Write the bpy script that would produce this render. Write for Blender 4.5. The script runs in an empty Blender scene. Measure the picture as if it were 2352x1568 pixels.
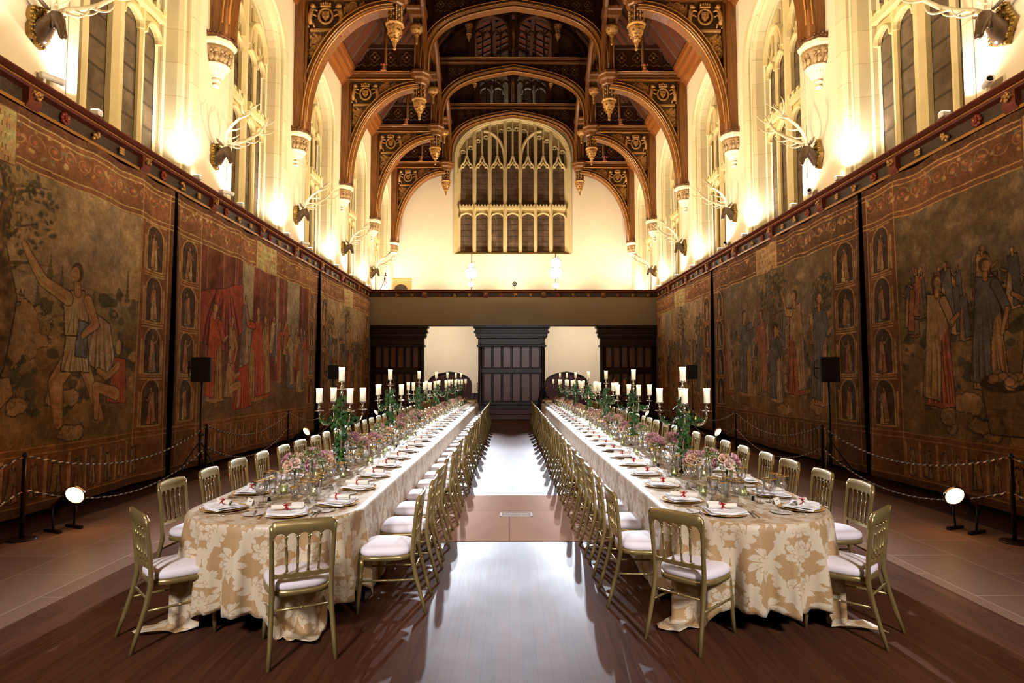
import bpy, math, random
import numpy as np
from mathutils import Vector, Matrix
R = math.radians
PI = math.pi
SC = bpy.context.scene
COL = SC.collection
AX = 0.14            # hall axis
WL, WR = -5.86, 6.14 # side walls
EYE = 1.75
rnd = random.Random(7)

# ------------------------------------------------------------------ mesh builder
class MB:
    def __init__(s): s.v = []; s.f = []; s.m = []; s.s = []
    def add(s, vs, fs, mat=0, smooth=False):
        b = len(s.v)
        s.v.extend([tuple(v) for v in vs])
        for f in fs:
            s.f.append(tuple(i + b for i in f)); s.m.append(mat); s.s.append(smooth)
        return s
    def box(s, x0, x1, y0, y1, z0, z1, mat=0):
        v = [(x0,y0,z0),(x1,y0,z0),(x1,y1,z0),(x0,y1,z0),(x0,y0,z1),(x1,y0,z1),(x1,y1,z1),(x0,y1,z1)]
        return s.add(v, [(3,2,1,0),(4,5,6,7),(0,1,5,4),(1,2,6,5),(2,3,7,6),(3,0,4,7)], mat)
    def bbox(s, x0, x1, y0, y1, z0, z1, b=.01, mat=0):
        """box with chamfered edges"""
        if x0 > x1: x0, x1 = x1, x0
        if y0 > y1: y0, y1 = y1, y0
        b = min(b, (x1-x0)/2.2, (y1-y0)/2.2, (z1-z0)/2.2)
        X = (x0, x1); Y = (y0, y1); Z = (z0, z1); v = []; ix = {}
        for i in (0,1):
            for j in (0,1):
                for k in (0,1):
                    sx, sy, sz = (1 if i == 0 else -1), (1 if j == 0 else -1), (1 if k == 0 else -1)
                    for a in range(3):
                        p = [X[i]+sx*b, Y[j]+sy*b, Z[k]+sz*b]
                        p[a] = (X[i], Y[j], Z[k])[a]
                        ix[(i,j,k,a)] = len(v); v.append(tuple(p))
        f = []
        for a in range(3):
            o = [q for q in range(3) if q != a]
            for e in (0,1):
                q = []
                for (c, d) in ((0,0),(1,0),(1,1),(0,1)):
                    t = [0,0,0]; t[a] = e; t[o[0]] = c; t[o[1]] = d
                    q.append(ix[(t[0],t[1],t[2],a)])
                f.append(tuple(q))
            for (c, d) in ((0,0),(1,0),(1,1),(0,1)):
                t0 = [0,0,0]; t1 = [0,0,0]; t1[a] = 1
                t0[o[0]] = t1[o[0]] = c; t0[o[1]] = t1[o[1]] = d
                f.append((ix[(*t0,o[0])], ix[(*t1,o[0])], ix[(*t1,o[1])], ix[(*t0,o[1])]))
        for i in (0,1):
            for j in (0,1):
                for k in (0,1):
                    f.append((ix[(i,j,k,0)], ix[(i,j,k,1)], ix[(i,j,k,2)]))
        return s.add(v, f, mat)
    def lathe(s, prof, n=16, at=(0,0,0), mat=0, smooth=True, rot0=0, sx=1, sy=1, arc=None, cap=True):
        ax, ay, az = at; v = []; f = []
        full = arc is None; a0, a1 = (0, 2*PI) if full else arc
        m = n if full else n + 1
        for (r, z) in prof:
            for i in range(m):
                a = rot0 + a0 + (a1-a0)*i/n
                v.append((ax + r*math.cos(a)*sx, ay + r*math.sin(a)*sy, az + z))
        for j in range(len(prof)-1):
            for i in range(n):
                k = (i+1) % m
                f.append((j*m+i, j*m+k, (j+1)*m+k, (j+1)*m+i))
        if cap and full:
            if prof[0][0] > 1e-5: f.append(tuple(reversed(range(m))))
            if prof[-1][0] > 1e-5: f.append(tuple(range((len(prof)-1)*m, len(prof)*m)))
        return s.add(v, f, mat, smooth)
    def tube(s, pts, r, n=8, mat=0, smooth=True, cap=True, flat=1.0, up=None):
        P = [Vector(p) for p in pts]; N = len(P)
        if not hasattr(r, '__len__'): r = [r]*N
        T = []
        for i in range(N):
            t = P[min(i+1,N-1)] - P[max(i-1,0)]
            if t.length < 1e-9: t = Vector((0,0,1))
            T.append(t.normalized())
        u = Vector(up) if up else (Vector((0,0,1)) if abs(T[0].z) < .9 else Vector((1,0,0)))
        v = []; f = []
        for i in range(N):
            u = (u - T[i]*u.dot(T[i]))
            if u.length < 1e-6: u = T[i].orthogonal()
            u.normalize(); w = T[i].cross(u)
            for k in range(n):
                a = 2*PI*k/n
                v.append(tuple(P[i] + u*(math.cos(a)*r[i]*flat) + w*(math.sin(a)*r[i])))
        for i in range(N-1):
            for k in range(n):
                q = (k+1) % n
                f.append((i*n+k, i*n+q, (i+1)*n+q, (i+1)*n+k))
        if cap:
            f.append(tuple(reversed(range(n)))); f.append(tuple(range((N-1)*n, N*n)))
        return s.add(v, f, mat, smooth)
    def sweep(s, pts, prof, N, mat=0, closed=False, cap=True, smooth=False):
        """prof (a,b): a along in-plane normal (N x T), b along N"""
        P = [Vector(p) for p in pts]; N = Vector(N).normalized(); n = len(P); m = len(prof)
        v = []; f = []
        for i in range(n):
            if closed: a, b = P[i-1], P[(i+1) % n]
            else: a, b = P[max(i-1,0)], P[min(i+1,n-1)]
            t1 = (P[i]-a); t2 = (b-P[i])
            if t1.length < 1e-9: t1 = t2
            if t2.length < 1e-9: t2 = t1
            t1 = t1.normalized(); t2 = t2.normalized()
            t = (t1+t2).normalized(); sd = N.cross(t)
            k = 1/max(.5, t.dot(t1))
            for (pa, pb) in prof: v.append(tuple(P[i] + sd*(pa*k) + N*pb))
        L = n if closed else n-1
        for i in range(L):
            j = (i+1) % n
            for k in range(m):
                q = (k+1) % m
                f.append((i*m+k, i*m+q, j*m+q, j*m+k))
        if cap and not closed:
            f.append(tuple(reversed(range(m)))); f.append(tuple(range((n-1)*m, n*m)))
        return s.add(v, f, mat, smooth)
    def loft(s, rings, mat=0, smooth=False, closed=True, cap=False):
        m = len(rings[0]); v = [p for r in rings for p in r]; f = []
        for i in range(len(rings)-1):
            for k in range(m if closed else m-1):
                q = (k+1) % m
                f.append((i*m+k, i*m+q, (i+1)*m+q, (i+1)*m+k))
        if cap:
            f.append(tuple(reversed(range(m)))); f.append(tuple(range((len(rings)-1)*m, len(rings)*m)))
        return s.add(v, f, mat, smooth)
    def prism(s, poly, fn, t0, t1, mat=0):
        """poly 2D, fn(a,b,t)->xyz"""
        n = len(poly)
        v = [fn(a,b,t0) for a,b in poly] + [fn(a,b,t1) for a,b in poly]
        f = [tuple(reversed(range(n))), tuple(range(n,2*n))] + [(i,(i+1)%n,n+(i+1)%n,n+i) for i in range(n)]
        return s.add(v, f, mat)
    def blob(s, c, r, n=8, m=6, mat=0, jit=0, rg=None, smooth=True):
        rx, ry, rz = r if hasattr(r,'__len__') else (r,r,r)
        v = [(c[0],c[1],c[2]-rz)]; f = []
        for j in range(1,m):
            ph = -PI/2 + PI*j/m
            for i in range(n):
                a = 2*PI*i/n; k = 1 + (jit*(rg.random()-.5) if rg else 0)
                v.append((c[0]+rx*k*math.cos(ph)*math.cos(a), c[1]+ry*k*math.cos(ph)*math.sin(a), c[2]+rz*k*math.sin(ph)))
        v.append((c[0],c[1],c[2]+rz)); t = len(v)-1
        for i in range(n):
            q = (i+1)%n
            f.append((0,1+q,1+i)); f.append((t,1+(m-2)*n+i,1+(m-2)*n+q))
            for j in range(m-2):
                f.append((1+j*n+i,1+j*n+q,1+(j+1)*n+q,1+(j+1)*n+i))
        return s.add(v, f, mat, smooth)
    def xf(s, M, since=0):
        for i in range(since, len(s.v)): s.v[i] = tuple(M @ Vector(s.v[i]))
        return s
    def mesh(s, name, mats):
        me = bpy.data.meshes.new(name)
        me.from_pydata(s.v, [], s.f)
        for m in (mats if isinstance(mats,(list,tuple)) else [mats]): me.materials.append(m)
        me.polygons.foreach_set('material_index', s.m)
        me.polygons.foreach_set('use_smooth', s.s)
        me.update()
        return me
    def obj(s, name, mats, parent=None, loc=None):
        o = bpy.data.objects.new(name, s.mesh(name, mats)); COL.objects.link(o)
        if parent is not None: o.parent = parent
        if loc is not None: o.location = loc
        return o

def tag(o, label=None, cat=None, group=None, kind=None):
    if label: o['label'] = label
    if cat: o['category'] = cat
    if group: o['group'] = group
    if kind: o['kind'] = kind
    return o
def thing(name, label, cat, loc=(0,0,0), rz=0, group=None):
    o = bpy.data.objects.new(name, None); COL.objects.link(o)
    o.empty_display_size = .1
    o.location = loc; o.rotation_euler = (0,0,rz)
    return tag(o, label, cat, group)
KIDS = {}
def kids_of(o):
    return [c for c in COL_CHILDREN.get(o.name, [])]
COL_CHILDREN = {}
def index_children():
    COL_CHILDREN.clear()
    for o in bpy.data.objects:
        if o.parent is not None: COL_CHILDREN.setdefault(o.parent.name, []).append(o)
def dup(root, loc=None, rz=None, label=None, group=None, rot=None, parent=None):
    r = root.copy(); COL.objects.link(r)
    if parent is not None: r.parent = parent
    if loc is not None: r.location = loc
    if rz is not None: r.rotation_euler = (root.rotation_euler[0], root.rotation_euler[1], rz)
    if rot is not None: r.rotation_euler = rot
    if label: r['label'] = label
    if group: r['group'] = group
    for c in COL_CHILDREN.get(root.name, []): dup(c, parent=r)
    return r
class Stamp:
    """first use moves the prototype itself, later uses copy it"""
    def __init__(s, root): s.root = root; s.used = False; index_children()
    def __call__(s, loc, rz=0, label=None, group=None, rot=None):
        if not s.used:
            s.used = True; r = s.root; r.location = loc
            r.rotation_euler = rot if rot is not None else (r.rotation_euler[0], r.rotation_euler[1], rz)
            if label: r['label'] = label
            if group: r['group'] = group
            return r
        return dup(s.root, loc, None if rot is not None else rz, label, group, rot)
def struct(o): o['kind'] = 'structure'; return o

ORD = ['first','second','third','fourth','fifth','sixth','seventh','eighth','ninth','tenth','eleventh','twelfth',
 'thirteenth','fourteenth','fifteenth','sixteenth','seventeenth','eighteenth','nineteenth','twentieth','twenty-first',
 'twenty-second','twenty-third','twenty-fourth','twenty-fifth','twenty-sixth','twenty-seventh','twenty-eighth','twenty-ninth','thirtieth'] + ['thirty-'+x for x in ('first','second','third','fourth','fifth','sixth','seventh','eighth','ninth')] + ['fortieth'] + ['forty-'+x for x in ('first','second','third','fourth','fifth','sixth','seventh','eighth','ninth')]

# ------------------------------------------------------------------ materials
def lin(c):
    if isinstance(c, str):
        c = [int(c[i:i+2],16)/255 for i in (0,2,4)]
        c = [x/12.92 if x <= .04045 else ((x+.055)/1.055)**2.4 for x in c]
    return (c[0], c[1], c[2], 1)
class NT:
    def __init__(s, name):
        s.mat = bpy.data.materials.new(name); s.mat.use_nodes = True
        s.t = s.mat.node_tree; s.n = s.t.nodes; s.l = s.t.links
        s.bsdf = s.n['Principled BSDF']; s.out = s.n['Material Output']
    def node(s, typ, **kw):
        n = s.n.new(typ)
        for k, v in kw.items():
            if k.startswith('_'): setattr(n, k[1:], v)
            else:
                key = k.replace('__',' ')
                n.inputs[key].default_value = v
        return n
    def link(s, a, b): s.l.new(a, b)
    def coord(s, which='Object', scale=None, rot=None, loc=None):
        c = s.node('ShaderNodeTexCoord'); o = c.outputs[which]
        if scale or rot or loc:
            m = s.node('ShaderNodeMapping')
            if scale: m.inputs['Scale'].default_value = scale
            if rot: m.inputs['Rotation'].default_value = rot
            if loc: m.inputs['Location'].default_value = loc
            s.link(o, m.inputs['Vector']); o = m.outputs['Vector']
        return o
    def ramp(s, fac, stops):
        r = s.node('ShaderNodeValToRGB'); e = r.color_ramp.elements
        e[0].position, e[0].color = stops[0][0], lin(stops[0][1])
        e[1].position, e[1].color = stops[-1][0], lin(stops[-1][1])
        for p, c in stops[1:-1]:
            x = e.new(p); x.color = lin(c)
        s.link(fac, r.inputs['Fac']); return r.outputs['Color']
    def noise(s, vec, scale, detail=3, rough=.5, dist=0):
        n = s.node('ShaderNodeTexNoise', Scale=scale, Detail=detail, Roughness=rough, Distortion=dist)
        s.link(vec, n.inputs['Vector']); return n.outputs['Fac']
    def math(s, op, a, b=None, c=None):
        n = s.node('ShaderNodeMath'); n.operation = op
        for i, x in enumerate((a,b,c)):
            if x is None: continue
            if isinstance(x,(int,float)): n.inputs[i].default_value = x
            else: s.link(x, n.inputs[i])
        return n.outputs[0]
    def mix(s, fac, a, b, mode='MIX'):
        n = s.node('ShaderNodeMix'); n.data_type = 'RGBA'; n.blend_type = mode
        if isinstance(fac,(int,float)): n.inputs[0].default_value = fac
        else: s.link(fac, n.inputs[0])
        for i, x in ((6,a),(7,b)):
            if isinstance(x,(tuple,list,str)): n.inputs[i].default_value = lin(x)
            else: s.link(x, n.inputs[i])
        return n.outputs[2]
    def bump(s, h, strength=.3, dist=.01):
        b = s.node('ShaderNodeBump', Strength=strength, Distance=dist)
        s.link(h, b.inputs['Height']); s.link(b.outputs['Normal'], s.bsdf.inputs['Normal'])
    def set(s, **kw):
        for k, v in kw.items():
            i = s.bsdf.inputs[k.replace('__',' ')]
            if isinstance(v, str): v = lin(v)
            if isinstance(v, (int,float,tuple,list)):
                if isinstance(v,(tuple,list)) and len(v)==3: v = lin(v)
                i.default_value = v
            else: s.link(v, i)
        return s
def simple(name, col, rough=.5, metal=0, var=0.0, scale=6, bump=0, bscale=40, bdist=.004, spec=.5, **kw):
    t = NT(name); t.set(Roughness=rough, Metallic=metal)
    t.bsdf.inputs['Specular IOR Level'].default_value = spec
    if var > 0:
        c = lin(col); f = t.noise(t.coord(), scale, 4, .6)
        t.set(**{'Base__Color': t.ramp(f, [(.25, tuple(x*(1-var) for x in c[:3])), (.75, tuple(min(1,x*(1+var)) for x in c[:3]))])})
    else: t.set(**{'Base__Color': lin(col)})
    if bump: t.bump(t.noise(t.coord(), bscale, 4, .6), bump, bdist)
    for k, v in kw.items(): t.set(**{k: v})
    return t.mat
M = {}
def wood(name, c0, c1, rough=.5, axis=2, scale=1.0, bump=.25, spec=.4):
    t = NT(name); sc = [14*scale]*3; sc[axis] = 1.1*scale
    v = t.coord('Object', scale=tuple(sc))
    f = t.noise(v, 1.6, 5, .65, .6)
    t.set(**{'Base__Color': t.ramp(f, [(.28, c0), (.72, c1)])}, Roughness=rough)
    t.bsdf.inputs['Specular IOR Level'].default_value = spec
    t.bump(f, bump, .01); return t.mat
M['oak'] = wood('oak_timber', '4c2c14', '8e5a2a', .32)
M['oak_x'] = wood('oak_timber_across', '4c2c14', '8a5628', .32, axis=0)
M['oak_y'] = wood('oak_timber_along', '5e3216', 'a0602c', .4, axis=1)
M['bead'] = simple('oak_bead_painted_highlight', 'c08a48', .25, .15, .15, 6)  # lighter tone paints edge highlights onto the moulding beads
M['tracery'] = simple('worn_oak_tracery', '6a4824', .4, 0, .3, 14)
M['oak_dark'] = wood('dark_oak_panel', '2a150b', '4a2714', .55)
M['oak_red'] = wood('reddish_roof_boards', '38190d', '6a341a', .6, axis=0)
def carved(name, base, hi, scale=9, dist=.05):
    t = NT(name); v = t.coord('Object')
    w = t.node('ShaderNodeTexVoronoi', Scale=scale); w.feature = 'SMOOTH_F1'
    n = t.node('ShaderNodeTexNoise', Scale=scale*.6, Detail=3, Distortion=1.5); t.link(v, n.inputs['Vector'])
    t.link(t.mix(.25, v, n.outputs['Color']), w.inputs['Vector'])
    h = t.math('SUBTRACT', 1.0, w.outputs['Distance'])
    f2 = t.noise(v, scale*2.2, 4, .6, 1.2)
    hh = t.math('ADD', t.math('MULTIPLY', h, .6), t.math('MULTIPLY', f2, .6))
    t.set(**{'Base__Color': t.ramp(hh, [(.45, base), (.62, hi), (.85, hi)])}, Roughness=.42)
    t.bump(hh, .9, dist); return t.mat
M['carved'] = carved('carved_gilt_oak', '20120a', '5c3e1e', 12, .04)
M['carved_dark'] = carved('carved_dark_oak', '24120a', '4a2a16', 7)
M['gilt'] = simple('gilt_carving', 'b4864a', .38, .3, .4, 14, .6, 30, .02)
M['plaster'] = simple('cream_wall_plaster', 'e2d2b4', .85, 0, .07, .9, .25, 5, .01, spec=.2)
M['plaster_end'] = simple('end_wall_plaster', 'ead9c0', .85, 0, .06, .7, .2, 5, .01, spec=.2)
def stone(name, c, scale=(1,1,1)):
    t = NT(name); v = t.coord('Object', rot=(R(90),0,R(90)), scale=scale)
    b = t.node('ShaderNodeTexBrick', Scale=1.0, Mortar__Size=.006, Bias=0, Brick__Width=.62, Row__Height=.42)
    b.inputs['Color1'].default_value = lin(c); c2 = lin(c)
    b.inputs['Color2'].default_value = (c2[0]*.82, c2[1]*.8, c2[2]*.74, 1); b.inputs['Mortar'].default_value = (c2[0]*.45, c2[1]*.42, c2[2]*.36, 1)
    t.link(v, b.inputs['Vector'])
    f = t.noise(t.coord(), 2.5, 4, .6)
    t.set(**{'Base__Color': t.mix(.35, b.outputs['Color'], t.ramp(f, [(.3,(c2[0]*.8,c2[1]*.75,c2[2]*.65)),(.7,c2[:3])]))}, Roughness=.8)
    t.bump(f, .2, .01); return t.mat
M['stone'] = stone('cream_window_stone', 'ddd0ac')
M['stone_plain'] = simple('pale_tracery_stone', 'cdb988', .8, 0, .1, 3, .2, 20, .01, spec=.25)
M['stone_corbel'] = simple('pale_carved_stone', 'e4d6b8', .7, 0, .12, 8, .5, 18, .03, spec=.3)
def leaded(name, c0, c1, vl=.7, sz=.14):
    t = NT(name); v = t.coord('Object')
    f = t.noise(v, 3.2, 5, .7, .4)
    s = t.node('ShaderNodeSeparateXYZ'); t.link(v, s.inputs[0])
    g = t.math('ABSOLUTE', t.math('SUBTRACT', t.math('FRACT', t.math('MULTIPLY', s.outputs['Z'], 1/sz)), .5))
    ln = t.math('LESS_THAN', g, .06)
    a = t.math('ADD', s.outputs['X'], s.outputs['Y'])
    g2 = t.math('ABSOLUTE', t.math('SUBTRACT', t.math('FRACT', t.math('MULTIPLY', a, 1/.12)), .5))
    ln2 = t.math('LESS_THAN', g2, .05)
    c = t.ramp(f, [(.3,c0),(.7,c1)])
    c = t.mix(t.math('MULTIPLY', t.math('MAXIMUM', ln, t.math('MULTIPLY', ln2, vl)), .6), c, '15110c')
    t.set(**{'Base__Color': c}, Roughness=.35); t.bump(f, .25, .02); return t.mat
M['glass_side'] = leaded('leaded_window_glass', '41352a', '6e5c46', .12, .42)
M['glass_end'] = leaded('leaded_end_window_glass', '4a3a2e', '7c6656', .5, .3)
def floor_boards():
    t = NT('dark_oak_floorboards'); v = t.coord('Object', rot=(0,0,R(90)))
    b = t.node('ShaderNodeTexBrick', Scale=1.0, Mortar__Size=.0015, Bias=-.1, Brick__Width=2.3, Row__Height=.085)
    b.inputs['Color1'].default_value = lin('50301f'); b.inputs['Color2'].default_value = lin('3c2217'); b.inputs['Mortar'].default_value = lin('170c07')
    b.offset = .37; t.link(v, b.inputs['Vector'])
    g = t.noise(t.coord('Object', scale=(26,1.5,1)), 1.5, 5, .6, .4)
    w = t.noise(t.coord(), .8, 4, .6)
    c = t.mix(.35, b.outputs['Color'], t.ramp(g, [(.3,'2c180f'),(.7,'62402c')]))
    t.set(**{'Base__Color': c}, Roughness=t.math('ADD', t.math('MULTIPLY', w, .16), t.math('ADD', t.math('MULTIPLY', g, .06), .40)))
    t.math('ADD', w, g)
    t.bsdf.inputs['Specular IOR Level'].default_value = .5; t.bsdf.inputs['IOR'].default_value = 1.11
    h = t.math('ADD', t.math('MULTIPLY', b.outputs['Fac'], -1), t.math('MULTIPLY', g, .5))
    t.bump(h, .15, .002); return t.mat
M['boards'] = floor_boards()
def flags(name, c1, c2, mort, w, h, rough, rz=0):
    t = NT(name); v = t.coord('Object', rot=(0,0,R(rz)))
    b = t.node('ShaderNodeTexBrick', Scale=1.0, Mortar__Size=.006, Bias=0, Brick__Width=w, Row__Height=h)
    b.inputs['Color1'].default_value = lin(c1); b.inputs['Color2'].default_value = lin(c2); b.inputs['Mortar'].default_value = lin(mort)
    t.link(v, b.inputs['Vector'])
    g = t.noise(t.coord(), 5, 5, .65)
    t.set(**{'Base__Color': t.mix(.3, b.outputs['Color'], t.ramp(g, [(.3,c2),(.7,c1)]))}, Roughness=rough)
    t.bsdf.inputs['IOR'].default_value = 1.08
    t.bump(t.math('ADD', t.math('MULTIPLY', b.outputs['Fac'], -1), t.math('MULTIPLY', g, .3)), .3, .003); return t.mat
M['flags'] = flags('flagstone_paving', '7c604c', '6c5242', '9a8472', 1.1, .62, .5, 90)
M['hearth'] = flags('hearth_slab_stone', '94705a', '8a6650', '4c382c', 1.9, 2.0, .9)
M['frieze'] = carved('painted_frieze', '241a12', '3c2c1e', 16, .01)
M['cornice_red'] = simple('red_brown_cornice_wood', '5a2415', .45, 0, .3, 10, .3, 30, .01)
M['gold_line'] = simple('gilded_fillet', 'a87430', .4, .4, .2, 8)
M['wall_dark'] = simple('dark_cloth_behind_tapestry', '221c20', .9, 0, .2, 2, spec=.1)
M['canvas'] = simple('olive_grey_cloth_band', '92826a', .9, 0, .06, 1.2, .1, 200, .002, spec=.1)
M['screen'] = wood('screen_dark_oak', '1c0f0b', '33201a', .35, bump=.3)
M['screen_panel'] = wood('screen_panel_oak_sheen', '644a48', '866a66', .28, bump=.2)  # paler grey-brown puts the glossy reflection of the panels into their colour
M['door_red'] = simple('dark_red_door_paint', '3a0c0e', .5, 0, .15, 4)
M['gold'] = simple('antique_gold_chair_paint', '9e8b58', .28, .6, .06, 20)
M['seat'] = simple('white_seat_fabric', 'e4dce0', .75, 0, .02, 6, .1, 300, .001, spec=.2)
M['silver'] = simple('polished_silver', 'd8d4cc', .12, 1.0)
M['porcelain'] = simple('white_porcelain', 'e8e4de', .2, 0, 0)
M['gold_rim'] = simple('gold_rim_glaze', 'c49a4c', .3, .6)
M['charger'] = simple('gold_charger_glass', 'c49c58', .45, .0)
M['linen'] = simple('white_linen', 'eeecea', .8, 0, .02, 10, .15, 250, .001, spec=.2)
M['paper'] = simple('cream_paper', 'eee6d4', .7, spec=.2)
M['ribbon'] = simple('red_satin_ribbon', 'a01218', .35)
M['ink'] = simple('dark_ink', '3a2c20', .7)
M['black'] = simple('black_metal', '0c0c0d', .35, .2)
M['black_matte'] = simple('black_speaker_cloth', '101214', .7)
M['chrome_black'] = simple('black_gloss_can', '08080a', .12, .3)
M['post'] = simple('dark_rope_post', '241812', .3, .3)
M['rope_w'] = simple('white_rope_strand', 'd8ccbc', .6)
M['rope_k'] = simple('black_rope_strand', '18100c', .6)
M['white_paint'] = simple('white_metal_housing', 'e8e4e0', .5)
M['antler'] = simple('pale_antler', 'd2c29c', .45, 0, .25, 9, .2, 40, .005)
M['stag'] = simple('brown_varnished_stag', '54402e', .25, 0, .3, 12, .4, 40, .01)
M['leaf'] = simple('green_ivy_leaf', '2f5a24', .38, 0, .35, 16)
M['vine'] = simple('green_brown_vine', '3a4a22', .6)
M['wax'] = None
def glassy(name, tint=(1,1,1), amt=.12):
    t = NT(name); n = t.n; n.remove(t.bsdf)
    tr = t.node('ShaderNodeBsdfTransparent'); tr.inputs[0].default_value = lin(tint)
    gl = t.node('ShaderNodeBsdfGlossy', Roughness=.04); gl.inputs[0].default_value = (.9,.92,.95,1)
    f = t.node('ShaderNodeLayerWeight', Blend=.35)
    mx = t.node('ShaderNodeMixShader')
    k = t.math('ADD', t.math('MULTIPLY', f.outputs['Fresnel'], .55), amt*.5)
    t.link(k, mx.inputs[0]); t.link(tr.outputs[0], mx.inputs[1]); t.link(gl.outputs[0], mx.inputs[2])
    t.link(mx.outputs[0], t.out.inputs['Surface']); return t.mat
M['glass'] = glassy('clear_glass')
M['glass_green'] = glassy('pale_green_glass', (.93,.97,.82), .08)
M['glass_amber'] = glassy('pale_amber_glass', (.98,.9,.66), .1)
def emit(name, col, st):
    t = NT(name); t.set(**{'Base__Color': lin(col), 'Emission__Color': lin(col), 'Emission__Strength': st}); return t.mat
M['lamp_white'] = emit('lit_lamp_lens_white', (.82,.9,1), 60)
M['lamp_amber'] = emit('lit_lamp_lens_amber', (1,.58,.20), 6)
M['lamp_warm'] = emit('lit_lamp_lens_warm', (1,.86,.62), 30)
M['flame'] = emit('tea_light_flame', (1,.82,.42), 14)
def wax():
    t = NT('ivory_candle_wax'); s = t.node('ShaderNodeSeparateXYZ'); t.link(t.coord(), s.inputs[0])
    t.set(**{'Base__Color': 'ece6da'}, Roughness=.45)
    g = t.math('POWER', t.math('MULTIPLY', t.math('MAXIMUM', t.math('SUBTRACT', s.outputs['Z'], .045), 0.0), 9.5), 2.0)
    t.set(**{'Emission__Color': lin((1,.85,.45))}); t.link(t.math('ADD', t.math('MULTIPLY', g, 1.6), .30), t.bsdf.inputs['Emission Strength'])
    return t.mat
M['wax'] = wax()
for nm, c in (('rose_pink','d8a4aa'),('rose_blush','e4c8b6'),('rose_peach','dfb898'),('rose_deep','c48e98'),('hydrangea','9fb37a'),('hydrangea_pale','cfcfae'),('sprig','5c7440'),('sprig_dry','a58450')):
    M[nm] = simple(nm+'_petals', c, .6, 0, .22, 30)
def damask():
    t = NT('gold_damask_cloth')
    uv = t.node('ShaderNodeUVMap'); s = t.node('ShaderNodeSeparateXYZ'); t.link(uv.outputs[0], s.inputs[0])
    W, PV = .46, .68
    n0 = t.node('ShaderNodeTexNoise', Scale=9.0, Detail=2); 
    odd = t.math('MODULO', t.math('ABSOLUTE', t.math('FLOOR', t.math('DIVIDE', s.outputs['X'], W))), 2.0)
    pu0 = t.math('PINGPONG', s.outputs['X'], W/2)
    vm0 = t.math('MODULO', t.math('ADD', t.math('ADD', s.outputs['Y'], t.math('MULTIPLY', odd, PV/2)), 20.4), PV)
    def vec(a, b):
        c = t.node('ShaderNodeCombineXYZ'); t.link(a, c.inputs[0]); t.link(b, c.inputs[1]); return c.outputs[0]
    t.link(vec(pu0, vm0), n0.inputs['Vector'])
    sp = t.node('ShaderNodeSeparateColor'); t.link(n0.outputs['Color'], sp.inputs[0])
    pu = t.math('ADD', pu0, t.math('MULTIPLY', t.math('SUBTRACT', sp.outputs[0], .5), .035))
    vm = t.math('ADD', vm0, t.math('MULTIPLY', t.math('SUBTRACT', sp.outputs[1], .5), .05))
    def motif(cx, cy, Rr, n, ph=0.0, veins=True):
        dx = t.math('SUBTRACT', pu, cx); dy = t.math('SUBTRACT', vm, cy)
        r = t.math('SQRT', t.math('ADD', t.math('MULTIPLY', dx, dx), t.math('MULTIPLY', dy, dy)))
        th = t.math('ADD', t.math('ARCTAN2', dy, dx), ph)
        tw = t.math('ADD', th, t.math('MULTIPLY', r, 6.0))          # petals curl a little
        pet = t.math('ABSOLUTE', t.math('COSINE', t.math('MULTIPLY', tw, n/2.0)))
        comb = t.math('COSINE', t.math('MULTIPLY', th, n*6.0))
        edge = t.math('MULTIPLY', t.math('ADD', t.math('ADD', .58, t.math('MULTIPLY', pet, .42)), t.math('MULTIPLY', comb, .045)), Rr)
        inside = t.math('LESS_THAN', r, edge)
        if veins:
            v = t.math('MULTIPLY', t.math('LESS_THAN', pet, .16), t.math('GREATER_THAN', r, Rr*.26))
            ring = t.math('LESS_THAN', t.math('ABSOLUTE', t.math('SUBTRACT', r, t.math('MULTIPLY', edge, .52))), Rr*.035)
            inside = t.math('MULTIPLY', inside, t.math('SUBTRACT', 1.0, t.math('MAXIMUM', v, t.math('MULTIPLY', ring, .8))))
        return inside
    m = None
    for a in ((0,.17,.125,9,.3),(0,.50,.095,7,1.2),(.15,.345,.088,7,.7),(.205,.06,.078,5,2.0),(.20,.58,.080,6,.2),(.095,.005,.05,5,1,False),(.10,.66,.05,5,0,False),(.22,.215,.052,5,.4,False),(.075,.39,.042,5,2,False),(.225,.46,.045,5,1.5,False),(.095,.60,.040,4,.5,False)):
        k = motif(*a); m = k if m is None else t.math('MAXIMUM', m, k)
    sx = t.math('ADD', .118, t.math('MULTIPLY', t.math('SINE', t.math('MULTIPLY', vm, 2*PI/PV)), .088))
    d = t.math('ABSOLUTE', t.math('SUBTRACT', pu, sx))
    wv = t.math('ADD', .013, t.math('MULTIPLY', t.math('ABSOLUTE', t.math('SINE', t.math('MULTIPLY', vm, 46.0))), .014))
    m = t.math('MAXIMUM', m, t.math('LESS_THAN', d, wv))
    fine = t.noise(vec(s.outputs['X'], s.outputs['Y']), 220, 2)
    col = t.mix(m, 'ae8a58', 'd2c2a4')
    col = t.mix(.12, col, t.ramp(fine, [(.3,'7a6242'),(.7,'d4c8b0')]))
    t.set(**{'Base__Color': col}, Roughness=t.math('ADD', t.math('MULTIPLY', m, -.12), .56))
    t.bsdf.inputs['Sheen Weight'].default_value = .15
    t.bump(m, .25, .002); return t.mat
M['damask'] = damask()
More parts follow.
